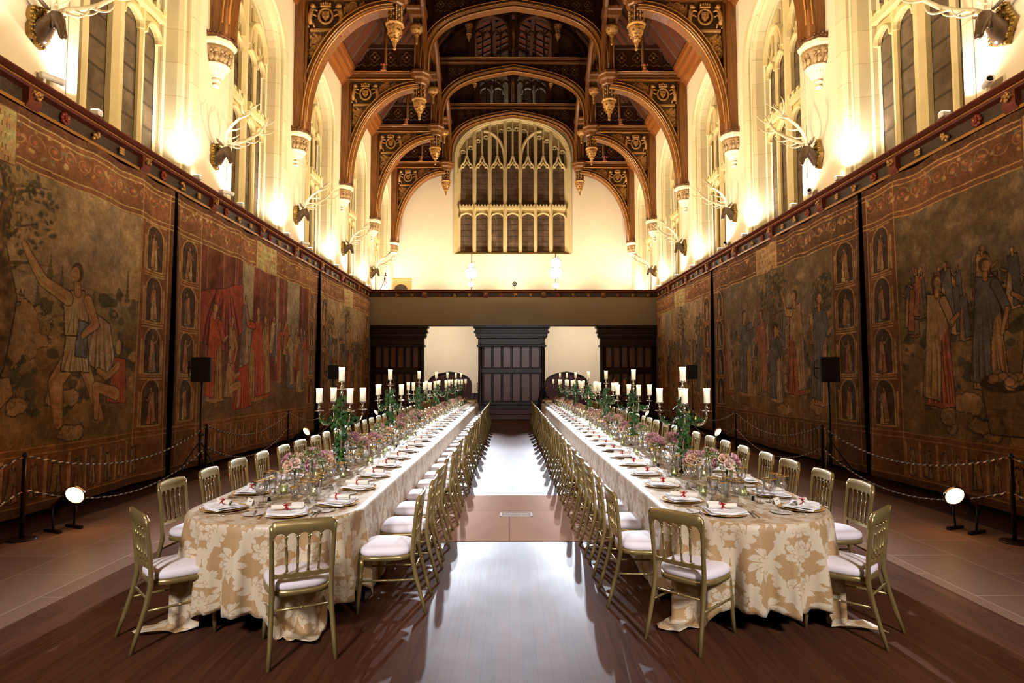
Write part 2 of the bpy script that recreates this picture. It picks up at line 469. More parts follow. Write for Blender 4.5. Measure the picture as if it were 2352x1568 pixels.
def tapestry_mat():
    t = NT('woven_tapestry_wool')
    a = t.node('ShaderNodeVertexColor'); a.layer_name = 'Weave'
    n = t.noise(t.coord('Object', scale=(1,60,6)), 1.5, 4, .7)
    n2 = t.noise(t.coord('Object', scale=(1,8,90)), 1.2, 3, .7)
    k = t.math('ADD', t.math('MULTIPLY', n, .7), t.math('MULTIPLY', n2, .7))
    n3 = t.noise(t.coord('Object', scale=(1,1,1)), 9, 6, .75, .8)
    base = t.mix(1.0, a.outputs['Color'], t.ramp(n3, [(.30,(.62,.60,.58)),(.5,(.95,.93,.90)),(.70,(1.42,1.36,1.26))]), 'MULTIPLY')
    c = t.mix(1.0, base, t.ramp(k, [(.35,(.42,.40,.38)),(.95,(1,1,1))]), 'MULTIPLY')
    t.set(**{'Base__Color': c}, Roughness=.85); t.bsdf.inputs['Specular IOR Level'].default_value = .15
    t.bump(k, .3, .006); return t.mat
M['tapestry'] = tapestry_mat()
AX = .17; WL, WR = -5.84, 6.18
TR = [7.2, 11.75, 16.3, 20.9, 25.45, 29.85]
BAYS = [9.5, 14.05, 18.6, 23.2, 27.65]
YN, YE = -3.0, 30.4           # wall behind the camera, end wall
ZC = 5.30                     # cornice ledge

def arch_pts(hw, zs, rise, n=9, cx=0, k=.62):
    """four-centred arch from (cx-hw,zs) over the apex to (cx+hw,zs)"""
    h = []
    P = [(hw,0),(hw,rise*k),(hw*.62,rise*.86),(0,rise)]
    for i in range(n+1):
        t = i/n; a = (1-t)**3; b = 3*t*(1-t)**2; c = 3*t*t*(1-t); d = t**3
        h.append((a*P[0][0]+b*P[1][0]+c*P[2][0]+d*P[3][0], zs+a*P[0][1]+b*P[1][1]+c*P[2][1]+d*P[3][1]))
    L = [(cx-x, z) for x, z in h]; Rr = [(cx+x, z) for x, z in reversed(h)]
    return L + Rr[1:]
def outline(hw, z0, zs, rise, n=9, cx=0):
    return [(cx-hw, z0)] + arch_pts(hw, zs, rise, n, cx) + [(cx+hw, z0)]
def arch_z(x, hw, zs, rise, n=24):
    p = arch_pts(hw, zs, rise, n)
    x = max(-hw+1e-4, min(hw-1e-4, x))
    for (a, za), (b, zb) in zip(p, p[1:]):
        if a <= x <= b and b > a: return za + (zb-za)*(x-a)/(b-a)
    return zs + rise

# ---------------------------------------------------------------- floor
m = MB(); m.box(-3.52, 3.6, YN, YE, -.1, 0); struct(m.obj('floor', M['boards']))
m = MB(); m.box(WL-.6, -3.52, YN, YE, -.1, .002); m.box(3.6, WR+.6, YN, YE, -.1, .002)
struct(m.obj('floor_flagstones', M['flags']))
m = MB(); m.box(WL, -5.3, YN, 25.0, 0, .02); m.box(5.55, WR, YN, 25.0, 0, .02)
struct(m.obj('floor_margin', wood('dark_margin_boards', '2c1710', '402418', .45, axis=1)))
m = MB(); m.box(-1.62, 1.95, 6.57, 9.04, .0, .006)
o = struct(m.obj('floor_hearth_slab', M['hearth']))
m = MB()
x0, x1, y0, y1 = -.12, .29, 7.68, 7.93
m.box(x0, x1, y0, y1, .006, .0075, 0)
for a in ((x0,x1,y0,y0+.022),(x0,x1,y1-.022,y1),(x0,x0+.022,y0,y1),(x1-.022,x1,y0,y1)): m.box(a[0],a[1],a[2],a[3],.0075,.0085,1)
for i in range(3):
    zz = y0+.06+i*.05
    xx = x0+.05
    while xx < x1-.06:
        w = rnd.uniform(.006,.016); m.box(xx, xx+w, zz, zz+.022, .0075, .0082, 1); xx += w+.008
tag(m.obj('floor_plaque', [simple('worn_plaque_stone','7c6456',.9,spec=.1), simple('plaque_pale_border','b0a298',.9,spec=.1)]),
    'small rectangular plaque with a pale border set in the stone slab of the aisle', 'plaque')

# ---------------------------------------------------------------- side walls with splayed windows
HW, ZS, RI = 1.5, 9.75, 1.5
def side_wall(sgn, W, name):
    m = MB()
    ztop = 12.6
    P = lambda a, z, s=0: (W + sgn*s, a, z)
    m.add([P(YN, 0,.16), P(YE, 0,.16), P(YE, ZC-.05,.16), P(YN, ZC-.05,.16)], [(0,1,2,3)], 1)     # lower wall, behind the tapestries
    edges = [YN]
    for c in BAYS: edges += [c-HW, c+HW]
    edges.append(YE)
    for i in range(0, len(edges), 2):
        a, b = edges[i], edges[i+1]
        m.add([P(a,ZC-.05), P(b,ZC-.05), P(b,ztop), P(a,ztop)], [(0,1,2,3)])
    for c in BAYS:
        ap = arch_pts(HW, ZS, RI, 10, c)
        vs = []
        for (a, z) in ap: vs += [P(a,z), P(a,ztop)]
        m.add(vs, [(2*i, 2*i+2, 2*i+3, 2*i+1) for i in range(len(ap)-1)])
    m.add([P(YN,ZC-.05), P(YE,ZC-.05), P(YE,ZC-.05,.16), P(YN,ZC-.05,.16)], [(0,1,2,3)])
    return struct(m.obj(name, [M['plaster'], M['wall_dark']]))
side_wall(-1, WL, 'wall_left'); side_wall(1, WR, 'wall_right')

def bar(mb, pts, w, d0, d1, MAP, N, mat=0, cap=True):
    """moulded stone bar along 2D pts; d0 = front depth, d1 = back depth (local depth axis N = direction away from viewer)"""
    P = [MAP(a,b,0) for a,b in pts]; dm = d0+(d1-d0)*.45
    prof = [(-w/2,d1),(-w/2,dm),(-w*.18,d0),(w*.18,d0),(w/2,dm),(w/2,d1)]
    mb.sweep(P, prof, N, mat, cap=cap)
def battlement(mb, a0, a1, z, d0, d1, MAP, w=.1, mat=0):
    n = max(3, int((a1-a0)/w)); n += (n+1) % 2
    def bx(p, q, z0, z1, e0, e1):
        v = [MAP(p,z0,e0),MAP(q,z0,e0),MAP(q,z0,e1),MAP(p,z0,e1),MAP(p,z1,e0),MAP(q,z1,e0),MAP(q,z1,e1),MAP(p,z1,e1)]
        mb.add(v, [(3,2,1,0),(4,5,6,7),(0,1,5,4),(1,2,6,5),(2,3,7,6),(3,0,4,7)], mat)
    bx(a0, a1, z-.16, z-.05, d0, d1)
    st = (a1-a0)/n
    for i in range(n):
        if i % 2 == 0: bx(a0+i*st, a0+(i+1)*st, z-.05, z+.06, d0-.02, d1)
        else: bx(a0+i*st, a0+(i+1)*st, z-.05, z-.01, d0, d1)

def side_window(sgn, W, c, idx):
    MAP = lambda a, z, s: (W + sgn*s, c + a*1.0, z)
    N = (sgn, 0, 0)
    fr = MB(); rings = []
    for (dh, s) in ((0,-.012),(.03,-.012),(.05,.0),(.10,.05),(.10,.10),(.15,.12),(.19,.20),(.22,.40),(.27,.42),(.29,.50),(.35,.52)):
        rings.append([MAP(a, z, s) for a, z in outline(HW-dh, ZC-.03, ZS, RI-dh*.9, 10)])
    fr.loft(rings, closed=False)
    # stone dressings flush on the wall face around the opening
    rings = [[MAP(a, z, -.012) for a, z in outline(HW, ZC-.03, ZS, RI, 10)], [MAP(a, z, -.012) for a, z in outline(HW+.16, ZC-.03, ZS, RI+.14, 10)],
             [MAP(a, z, .02) for a, z in outline(HW+.165, ZC-.03, ZS, RI+.145, 10)]]
    fr.loft(rings, closed=False)
    fr.add([MAP(-HW,ZC-.02,-.01), MAP(HW,ZC-.02,-.01), MAP(HW-.3,ZC+.28,.52), MAP(-HW+.3,ZC+.28,.52)], [(0,1,2,3)])
    o = struct(fr.obj('window_%d' % idx, M['stone']))
    g = MB()
    ol = outline(HW-.3, ZC+.1, ZS, RI-.3, 10)
    g.add([MAP(a,z,.53) for a,z in ol], [tuple(range(len(ol)))])
    g.obj('pane', M['glass_side'], o)
    t = MB(); h = HW-.35
    def top(a): return arch_z(a, HW-.35, ZS, RI-.32)
    for a, w, d0 in ((-.68,.12,.43),(.68,.12,.43),(0,.27,.36)):
        bar(t, [(a, ZC+.1),(a, top(a)+.02)], w, d0, .52, MAP, N)
    for s in (-1,1):
        x0, x1 = s*.15, s*1.15
        a0, a1 = min(x0,x1), max(x0,x1)
        battlement(t, a0, a1, 8.22, .34, .52, MAP)
        for (p, q) in ((.15,.615),(.745,1.15)):
            cx = s*(p+q)/2; hw = (q-p)/2+.02
            for zs, rs in ((7.68,.26),(9.35,.3)):
                ap = arch_pts(hw, zs, rs, 6, cx)
                bar(t, ap, .075, .40, .52, MAP, N)
                # solid web over the light head
                vs = []
                for (a, z) in ap: vs += [MAP(a,z,.47), MAP(a,zs+rs+.12,.47)]
                t.add(vs, [(2*i,2*i+2,2*i+3,2*i+1) for i in range(len(ap)-1)])
            for e in (-.12,.12):
                x = cx+e*.9
                bar(t, [(cx,9.66),(cx,9.75),(x,9.95),(x,top(x))] if e<0 else [(cx,9.75),(x,9.95),(x,top(x))], .05, .42, .52, MAP, N)
        sub = arch_pts(.5, 9.7, .75, 8, s*.65)
        sub = [(a, min(z, top(a)+.02)) for a, z in sub]
        bar(t, sub, .11, .34, .52, MAP, N)
    t.obj('mullion', M['stone_plain'], o)
i = 1
for sgn, W in ((-1,WL),(1,WR)):
    for c in BAYS:
        side_window(sgn, W, c, i); i += 1

# ---------------------------------------------------------------- end wall, great window
EC = .165; EH = 2.95; EZ0, EZS, ERI = 7.88, 12.75, 2.22
EMAP = lambda a, z, s: (EC + a, YE + s, z)
m = MB(); x0, x1 = WL-.2, WR+.2
def q(mb, a0, a1, z0, z1, mat=0): mb.add([(a0,YE,z0),(a1,YE,z0),(a1,YE,z1),(a0,YE,z1)], [(0,1,2,3)], mat)
ZT = 19.0
q(m, x0, EC-EH, 0, ZT); q(m, EC+EH, x1, 0, ZT); q(m, EC-EH, EC+EH, 0, EZ0)
ap = arch_pts(EH, EZS, ERI, 14, EC); vs = []
for a, z in ap: vs += [(a,YE,z),(a,YE,ZT)]
m.add(vs, [(2*k,2*k+2,2*k+3,2*k+1) for k in range(len(ap)-1)])
struct(m.obj('wall_end', M['plaster_end']))
fr = MB(); rings = []
for dh, s in ((-.02,-.03),(.02,-.03),(.05,.02),(.09,.03),(.12,.10),(.16,.11),(.19,.22),(.24,.26),(.30,.30)):
    ol = outline(EH-dh, EZ0+max(dh,0)*.5, EZS, ERI-dh*1.0, 14)
    ol = ol + []
    rings.append([EMAP(a,z,s) for a,z in ol])
fr.loft(rings, closed=True)
o = struct(fr.obj('window_11', M['stone_plain']))
g = MB(); ol = outline(EH-.28, EZ0+.1, EZS, ERI-.26, 14)
g.add([EMAP(a,z,.31) for a,z in ol], [tuple(range(len(ol)))]); g.obj('pane', M['glass_end'], o)
t = MB(); NN = (0,1,0)
def etop(a): return arch_z(a, EH-.3, EZS, ERI-.3)
pit = .782
for k in range(-3,4):
    cx = k*pit
    if k < 3:
        a = cx+pit/2; bar(t, [(a,EZ0+.1),(a,etop(a)+.14)], .19, .09, .3, EMAP, NN)
    hw = pit/2-.06
    battlement(t, cx-hw-.02, cx+hw+.02, 10.36, .06, .3, EMAP, .085)
    ap = arch_pts(hw, 9.78, .24, 6, cx); bar(t, ap, .07, .14, .3, EMAP, NN)
    vs = []
    for a, z in ap: vs += [EMAP(a,z,.22), EMAP(a,10.25,.22)]
    t.add(vs, [(2*i_,2*i_+2,2*i_+3,2*i_+1) for i_ in range(len(ap)-1)])
    # cusped ogee head of the upper light
    zt = 12.42
    for s in (-1,1):
        bar(t, [(cx+s*hw, zt-.12),(cx+s*hw*.82, zt+.06),(cx+s*hw*.45, zt+.18),(cx+s*.09, zt+.30),(cx+s*.03, zt+.52)], .10, .1, .3, EMAP, NN)
        bar(t, [(cx+s*hw*.92, zt-.02),(cx+s*hw*.50, zt-.03),(cx+s*hw*.42, zt+.08)], .06, .16, .3, EMAP, NN)
        bar(t, [(cx+s*hw*.55, zt+.14),(cx+s*hw*.22, zt+.10),(cx, zt+.26)], .05, .16, .3, EMAP, NN)
    if zt+.5 < etop(cx): bar(t, [(cx, zt+.42),(cx, etop(cx)+.12)], .09, .14, .3, EMAP, NN)
    # small heads near the top of the paired upper lights
    for s in (-1,1):
        c2 = cx+s*pit/4; tz = min(etop(c2-.12), etop(c2+.12), etop(c2)) - .18
        if abs(k) == 2 : tz -= .10
        if abs(k) == 3 : tz = 13.25 if s*k > 0 else 13.45
        if tz > zt+.5:
            bar(t, arch_pts(pit/4-.05, tz-.12, .14, 4, c2), .05, .14, .3, EMAP, NN)
            bar(t, [(c2-.09,tz-.1),(c2-.03,tz-.12),(c2-.05,tz-.02)], .035, .18, .3, EMAP, NN)
            bar(t, [(c2+.09,tz-.1),(c2+.03,tz-.12),(c2+.05,tz-.02)], .035, .18, .3, EMAP, NN)
            if abs(k) in (0,1):
                pass
            zz0 = tz+.03; zz1 = etop(c2)
            t.add([EMAP(c2-pit/4+.04,zz0,.25),EMAP(c2+pit/4-.04,zz0,.25),EMAP(c2+pit/4-.04,max(zz0,etop(c2+pit/4-.04)),.25),EMAP(c2-pit/4+.04,max(zz0,etop(c2-pit/4+.04)),.25)], [(0,1,2,3)])
for s in (-1,1):     # the two large sub-arches crossing the tracery
    pts = []
    for i_ in range(15):
        u = i_/14; ang = u*PI*.5
        x = s*(.42 + 1.06*(1-math.cos(ang)))
        z = 12.85 + 1.40*math.sin(ang)
        pts.append((x, min(z, etop(x))))
    bar(t, pts, .15, .07, .3, EMAP, NN)
t.obj('mullion', M['stone_plain'], o)
# two small paired windows high in the gable
for n_, cx in ((12,-1.08),(13,1.09)):
    f2 = MB(); GM = lambda a,z,s,cx=cx: (EC+cx+a, YE+s, z)
    rings = [[GM(a,z,s) for a,z in outline(.78-d, 15.1+d*.3, 16.2, .75-d, 8)] for d, s in ((0,-.06),(.09,-.06),(.12,.0),(.16,.02),(.16,-.01))]
    f2.loft(rings)
    o2 = struct(f2.obj('window_%d' % n_, simple('grey_white_gable_stone','b8b4a4',.8)))
    p = MB(); ol = outline(.64, 15.1, 16.2, .62, 8); p.add([GM(a,z,-.012) for a,z in ol], [tuple(range(len(ol)))]); p.obj('pane', M['glass_end'], o2)
    u = MB(); bar(u, [(0,15.1),(0,16.55)], .12, -.06, .0, GM, NN)
    for s in (-1,1): bar(u, arch_pts(.3,16.1,.34,6,s*.32), .1, -.05, .0, GM, NN)
    u.obj('mullion', o2.data.materials[0], o2)
# small arched stone doorway at gallery level, left of the great window
m = MB(); dx = -5.44; GM = lambda a,z,s: (dx+a, YE+s, z)
sq = [(-.53,5.2),(-.53,6.62)]+[(-.53+1.06*i_/18, 6.62) for i_ in range(1,18)]+[(.53,6.62),(.53,5.2)]
inn = outline(.33, 5.2, 6.05, .30, 9)
sq2 = [(-.53,5.2)] + [(-.53 + 1.06*i_/18, 6.62) for i_ in range(19)] + [(.53,5.2)]
m.loft([[GM(a,z,-.005) for a,z in sq2],[GM(a,z,-.06) for a,z in sq2],[GM(a*.82,z-.1 if z>5.3 else z,-.06) for a,z in sq2],[GM(a*.80,z-.12 if z>5.3 else z,-.03) for a,z in sq2],[GM(a*1.04,z+.02,-.03) for a,z in inn],[GM(a,z,-.04) for a,z in inn],[GM(a,z,-.008) for a,z in inn]], closed=False)
o = struct(m.obj('door_1', simple('ochre_doorway_stone','c89a5c',.75,0,.12,5)))
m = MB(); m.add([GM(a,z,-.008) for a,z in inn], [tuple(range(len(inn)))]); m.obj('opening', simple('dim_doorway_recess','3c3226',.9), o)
# wall behind the camera
m = MB(); m.add([(x0,YN,0),(x1,YN,0),(x1,YN,ZT),(x0,YN,ZT)], [(3,2,1,0)]); struct(m.obj('wall_near', M['plaster']))

# ---------------------------------------------------------------- cornice with brackets and bosses
CP = [(0,-.34),(.05,-.34),(.055,-.30),(.02,-.29),(.02,-.12),(.10,-.10),(.12,-.07),(.12,-.055),(.15,-.05),(.20,-.02),(.20,.0),(0,.0)]
def cornice(name, MAPC, L0, L1, brackets, bosses):
    m = MB(); n = len(CP)
    segs = ((0,3,2),(3,5,1),(5,7,2),(7,8,2),(8,12,0))
    matof = [2,2,0,1,0,0,2,0,0,0,0,0]
    vs = [MAPC(L0,a,z+ZC) for a,z in CP] + [MAPC(L1,a,z+ZC) for a,z in CP]
    for k in range(n):
        q_ = (k+1) % n
        m.add([vs[k],vs[q_],vs[n+q_],vs[n+k]], [(0,1,2,3)], matof[k])
    o = struct(m.obj(name, [M['cornice_red'], M['frieze'], M['gold_line']]))
    b = MB()
    for y in brackets:
        for (w, p, z0, z1, mt) in ((.10,.10,-.33,-.08,0),(.065,.13,-.20,-.12,1)):
            vs = [MAPC(y+e, a, z+ZC) for e in (-w,w) for a, z in ((0,z0),(p*.6,z0),(p,z0+.06),(p,z1),(0,z1))]
            b.add(vs, [(0,1,2,3,4),(9,8,7,6,5)]+[(k,k+5,(k+1)%5+5,(k+1)%5) for k in range(5)], mt)
    for y in brackets:
        for j in range(14): b.blob(MAPC(y+rnd.uniform(-.06,.06), .135, ZC-.16+rnd.uniform(-.05,.05)), .018, 5, 4, 1)
    b.obj('bracket', [simple('reddish_bracket','6a2c18',.5,0,.3,20,.5,40,.01), M['gilt']], o).__setitem__('kind','stuff')
    c = MB()
    for i_, y in enumerate(bosses):
        k = i_ % 3
        if k == 1:
            for j in range(9):
                c0 = MAPC(y+rnd.uniform(-.06,.06), .06, ZC-.205+rnd.uniform(-.06,.06)); c.blob(c0, .028, 6, 4, 1)
        else:
            ctr = MAPC(y, .05, ZC-.205)
            if k == 0:
                for j in range(8): a_ = j*PI/4; c.blob(MAPC(y+.058*math.cos(a_), .045, ZC-.205+.058*math.sin(a_)), .030, 7, 5, 0)
                for j in range(5): a_ = j*PI*.4; c.blob(MAPC(y+.028*math.cos(a_), .07, ZC-.205+.028*math.sin(a_)), .022, 6, 4, 0)
                c.blob(MAPC(y,.085,ZC-.205), .020, 6, 4, 2)
            else:
                for dy in (-.035,0,.035):
                    for dz in (-.035,0,.035): c.blob(MAPC(y+dy,.06,ZC-.205+dz), .023, 6, 4, 1)
    c.obj('boss', [simple('red_rose_boss','7a2a18',.5), M['gilt'], M['gold_line']], o).__setitem__('kind','stuff')
br = [9.5-2.27+i*2.27 for i in range(8)]
bs = [y+.57*k for y in br for k in (1,2,3)]
cornice('trim_1', lambda l,a,z: (WL+a+.0,l,z), YN, 25.2, br, bs)
cornice('trim_2', lambda l,a,z: (WR-a,l,z), YN, 25.2, br, bs)
gb = [-3.52,-.98,1.42,3.9]; gs = [x+k*.62 for x in [-5.9]+gb for k in (1,2,3)]
cornice('trim_3', lambda l,a,z: (l,25.16-a,z), WL, WR, gb, [g for g in gs if g < WR-.1])
# ledges of the side cornices (top surface back to the wall)
# ---------------------------------------------------------------- gallery
m = MB(); m.box(WL, WR, 25.16, YE, 4.98, 5.28); struct(m.obj('floor_gallery', M['oak_dark']))
m = MB(); m.box(WL-.1, WR+.1, 25.08, 25.16, 3.84, 4.97); tag(m.obj('cloth_band', M['canvas']), 'plain olive grey cloth band stretched under the gallery cornice', 'cloth band')
m = MB(); m.box(WL-.1, WR+.1, 25.05, 25.16, 3.79, 3.84); struct(m.obj('trim_4', M['screen']))
# timber screens
def screen(name, xa, xb, ncol, label, sl=True, sr=True):
    o = thing(name, label, 'wooden screen', ((xa+xb)/2, 25.4, 0))
    w = (xb-xa)/2
    f = MB()
    f.box(-w, w, -.02, .12, .62, 3.0)
    for z0, z1 in ((.55,.69),(1.86,2.07),(3.25,3.34)): f.bbox(-w+.02, w-.02, -.09, .0, z0, z1, .02)
    f.box(-w,w,-.02,.12,2.9,3.8)
    step = (2*w-.4)/ncol
    for i_ in range(ncol+1):
        x = -w+.2+i_*step; f.bbox(x-.035, x+.035, -.075, .0, .69, 3.25, .015)
    fr_ = f.obj('frame', M['screen'], o)
    p = MB()
    for i_ in range(ncol):
        x = -w+.2+(i_+.5)*step; h = step/2-.045
        for z0, z1 in ((.70,1.85),(2.08,3.24)):
            p.bbox(x-h, x+h, -.045, -.02, z0+.02, z1-.02, .012)
    p.obj('panelling', M['screen_panel'], fr_)
    for s, on in ((-1,sl),(1,sr)):
        if not on: continue
        c = MB(); c.lathe([(.15,0),(.15,.5),(.11,.6),(.085,.72),(.085,3.02),(.12,3.1)], 12, (s*(w-.09), -.03, .0)); c.obj('pilaster', M['screen'], o)
    e = MB()
    for z0, z1, g in ((2.95,3.03,.06),(3.03,3.30,.0),(3.30,3.36,.06),(3.36,3.52,.10),(3.52,3.6,.17),(3.6,3.72,.13),(3.72,3.82,.2)):
        e.bbox(-w-(g if sl else -.02), w+(g if sr else -.02), -.12-g, .14, z0, z1, .015)
    e.obj('entablature', M['screen'], o)
    b = MB(); b.bbox(-w, w, -.2, .14, 0, .55, .02); b.bbox(-w-.04 if sl else -w, w+.04 if sr else w, -.24, .14, 0, .12, .02); b.obj('plinth', M['screen'], o)
screen('oak_screen', -1.30, 1.48, 6, 'dark oak panelled screen in the middle, facing down the aisle')
screen('oak_screen', WL+.05, -3.55, 6, 'dark oak panelled screen against the left wall under the gallery', False, True)
screen('oak_screen', 3.78, WR-.05, 6, 'dark oak panelled screen against the right wall under the gallery', True, False)
m = MB(); m.bbox(-1.5, 1.7, 24.55, 25.18, .0, .2, .015); m.bbox(-1.4, 1.6, 24.85, 25.18, .2, .4, .015)
tag(m.obj('wooden_step', wood('dark_step_wood','3a1a10','54281a',.4,axis=0)), 'dark wooden double step in front of the central oak screen', 'step')
for n_, xa, xb in ((2,-4.05,-1.88),(3,1.75,3.9)):
    cx = (xa+xb)/2; hw = (xb-xa)/2; GM = lambda a,z,s,cx=cx: (cx+a, YE+s, z)
    m = MB(); ol = outline(hw, 0, 1.35, .62, 9); ol2 = outline(hw-.08, 0, 1.35, .56, 9)
    m.loft([[GM(a,z,-.002) for a,z in ol],[GM(a,z,-.09) for a,z in ol],[GM(a,z,-.09) for a,z in ol2],[GM(a,z,-.02) for a,z in ol2]], closed=False)
    o = struct(m.obj('door_%d' % n_, M['screen']))
    p = MB(); p.add([GM(a,z,-.03) for a,z in ol2], [tuple(range(len(ol2)))])
    for i_ in range(-4,5): p.box(cx+i_*hw/5-.008, cx+i_*hw/5+.008, YE-.05, YE-.03, 0, 1.3)
    p.obj('door_leaf', M['door_red'], o)
m = MB()
m.box(WL,-4.1,YE-.03,YE,.0,.9); m.box(-1.85,1.7,YE-.03,YE,0,.9); m.box(3.95,WR,YE-.03,YE,0,.9); struct(m.obj('baseboard_end', M['screen']))
# framed notice by the far door
m = MB(); m.bbox(-1.62,-1.30,30.30,30.37,1.0,1.42,.01,0); m.box(-1.58,-1.34,30.29,30.30,1.05,1.37,1)
m.box(-1.55,-1.37,30.285,30.29,1.10,1.16,0); m.box(-1.55,-1.37,30.285,30.29,1.2,1.3,0)
tag(m.obj('framed_notice', [M['oak'], simple('sepia_print','c8a070',.7)]), 'small framed brown print on the end wall beside the red door', 'picture')

# ---------------------------------------------------------------- roof
m = MB()
ridge = [(WL, 12.6), (WL+.45,12.6), (AX-3.5, 15.6), (AX-1.8, 17.7), (AX, 18.6), (AX+1.8,17.7), (AX+3.5, 15.6), (WR-.45,12.6), (WR,12.6)]
for (xa,za),(xb,zb) in zip(ridge, ridge[1:]):
    m.add([(xa,YN,za),(xb,YN,zb),(xb,YE,zb),(xa,YE,za)], [(0,1,2,3)])
struct(m.obj('ceiling', M['oak_red']))
m = MB(); step = .55; y = 6.0
while y < YE:          # rafters and purlins on the roof slopes
    for sg in (-1,1):
        for (ua,za),(ub,zb) in (((5.6,12.6),(3.5,15.55)),((3.5,15.55),(1.8,17.62)),((1.8,17.62),(0,18.5))):
            m.tube([(AX+sg*ua,y,za),(AX+sg*ub,y,zb)], .06, 4, smooth=False)
    y += step
for sg in (-1,1):
    for u, z in ((4.6,13.95),(3.5,15.45),(2.6,16.55),(1.8,17.5),(.9,18.0)):
        m.box(AX+sg*u-.08, AX+sg*u+.08, 6, YE, z-.12, z+.08)
struct(m.obj('ceiling_rafters', M['oak_dark']))
# moulded wall plate
WP = [(0,11.85),(.06,11.83),(.12,11.95),(.20,11.98),(.24,12.10),(.34,12.16),(.38,12.3),(.44,12.36),(.46,12.52),(0,12.62)]
for nm, W, s in (('trim_5',WL,1),('trim_6',WR,-1)):
    m = MB(); n = len(WP)
    vs = [(W+s*a,6.0,z) for a,z in WP]+[(W+s*a,YE,z) for a,z in WP]
    m.add(vs, [(k,(k+1)%n,n+(k+1)%n,n+k) for k in range(n)])
    struct(m.obj(nm, M['oak_y']))

# ---------------------------------------------------------------- hammerbeam trusses (local: x = u across, y = thickness, z up)
def quatre(mb, cx, cz, r, y, mat=0):
    for k in range(4):
        a = k*PI/2
        c = (cx+r*.5*math.cos(a), cz+r*.5*math.sin(a))
        pts = [(c[0]+r*.42*math.cos(a-2.2+4.4*i_/8), y, c[1]+r*.42*math.sin(a-2.2+4.4*i_/8)) for i_ in range(9)]
        mb.tube(pts, r*.1, 4, mat, cap=False)
def pendant_mb(sc=1.0, square=False):
    m = MB(); n = 4 if square else 8; r0 = PI/8 if not square else PI/4
    cap = [(.40,.0),(.42,-.10),(.38,-.14),(.36,-.24),(.29,-.30),(.27,-.42),(.24,-.46)]
    if square: cap = [(.50,.0),(.46,-.08),(.40,-.12),(.34,-.26),(.28,-.32)]
    m.lathe([(r*sc,z*sc) for r,z in reversed(cap)], n, rot0=r0, smooth=False, mat=0)
    z0 = cap[-1][1]
    if not square:
        m.lathe([(.185*sc,(-.98)*sc),(.185*sc,-.46*sc)], 8, rot0=r0, smooth=False, mat=2)
        for k in range(8):
            a = r0+k*PI/4
            for j in range(9): m.blob((.195*sc*math.cos(a), .195*sc*math.sin(a), (-.50-.052*j)*sc), .026*sc, 5, 4, 1)
            a2 = a+PI/8
            for zz in (-.58,-.74,-.9): m.blob((.19*sc*math.cos(a2), .19*sc*math.sin(a2), zz*sc), (.03*sc,.03*sc,.05*sc), 5, 4, 1)
        m.lathe([(.22*sc,-1.02*sc),(.27*sc,-.98*sc),(.26*sc,-.94*sc),(.2*sc,-.92*sc)], 8, rot0=r0, smooth=False, mat=1)
        zb = -.98
        body = [(.05,-1.40),(.09,-1.37),(.10,-1.33),(.145,-1.27),(.19,-1.16),(.205,-1.07),(.22,-1.0)]
        fin = [(.0,-1.68),(.04,-1.65),(.045,-1.62),(.03,-1.59),(.045,-1.54),(.06,-1.47),(.05,-1.42),(.09,-1.40),(.10,-1.37)]
    else:
        m.lathe([(.17*sc,-.55*sc),(.17*sc,-.32*sc)], 4, rot0=r0, smooth=False, mat=2)
        body = [(.06,-.84),(.11,-.82),(.20,-.74),(.23,-.64),(.24,-.55)]
        fin = [(.0,-1.22),(.03,-1.19),(.05,-1.15),(.03,-1.1),(.06,-1.02),(.04,-.95),(.08,-.88),(.09,-.84)]
    m.lathe([(r*sc,z*sc) for r,z in body], 12, smooth=True, mat=1)
    for k in range(90 if not square else 30):
        a = rnd.uniform(0,2*PI); t_ = rnd.random(); i_ = int(t_*(len(body)-1)); r, z = body[i_]
        m.blob((r*1.03*sc*math.cos(a), r*1.03*sc*math.sin(a), z*sc), (.022*sc,.022*sc,.034*sc), 5, 4, 1 if k%4 else 0)
    m.lathe([(r*sc,z*sc) for r,z in fin], 8, smooth=True, mat=1)
    return m
def curl(mb, cx, cz, r, y, turns=1.4, s=1, th=.02, mat=0, a0=0):
    n = int(8*turns)+3
    pts = []
    for i_ in range(n):
        t_ = i_/(n-1); rr = r*(1-.8*t_); a = a0 + s*turns*2*PI*t_
        pts.append((cx+rr*math.cos(a), y, cz+rr*math.sin(a)))
    mb.tube(pts, [th*(1-.5*i_/(n-1)) for i_ in range(n)], 5, mat, cap=False)
HB0, HB1 = 12.03, 12.33
RC, RA, RB = 3.35, 2.42, 3.28     # brace ellipse centre u, half axes
def brace_pt(t, off=0):
    a = t*PI/2
    return (RC + (RA+off)*math.cos(a), 8.6 + (RB+off)*math.sin(a))
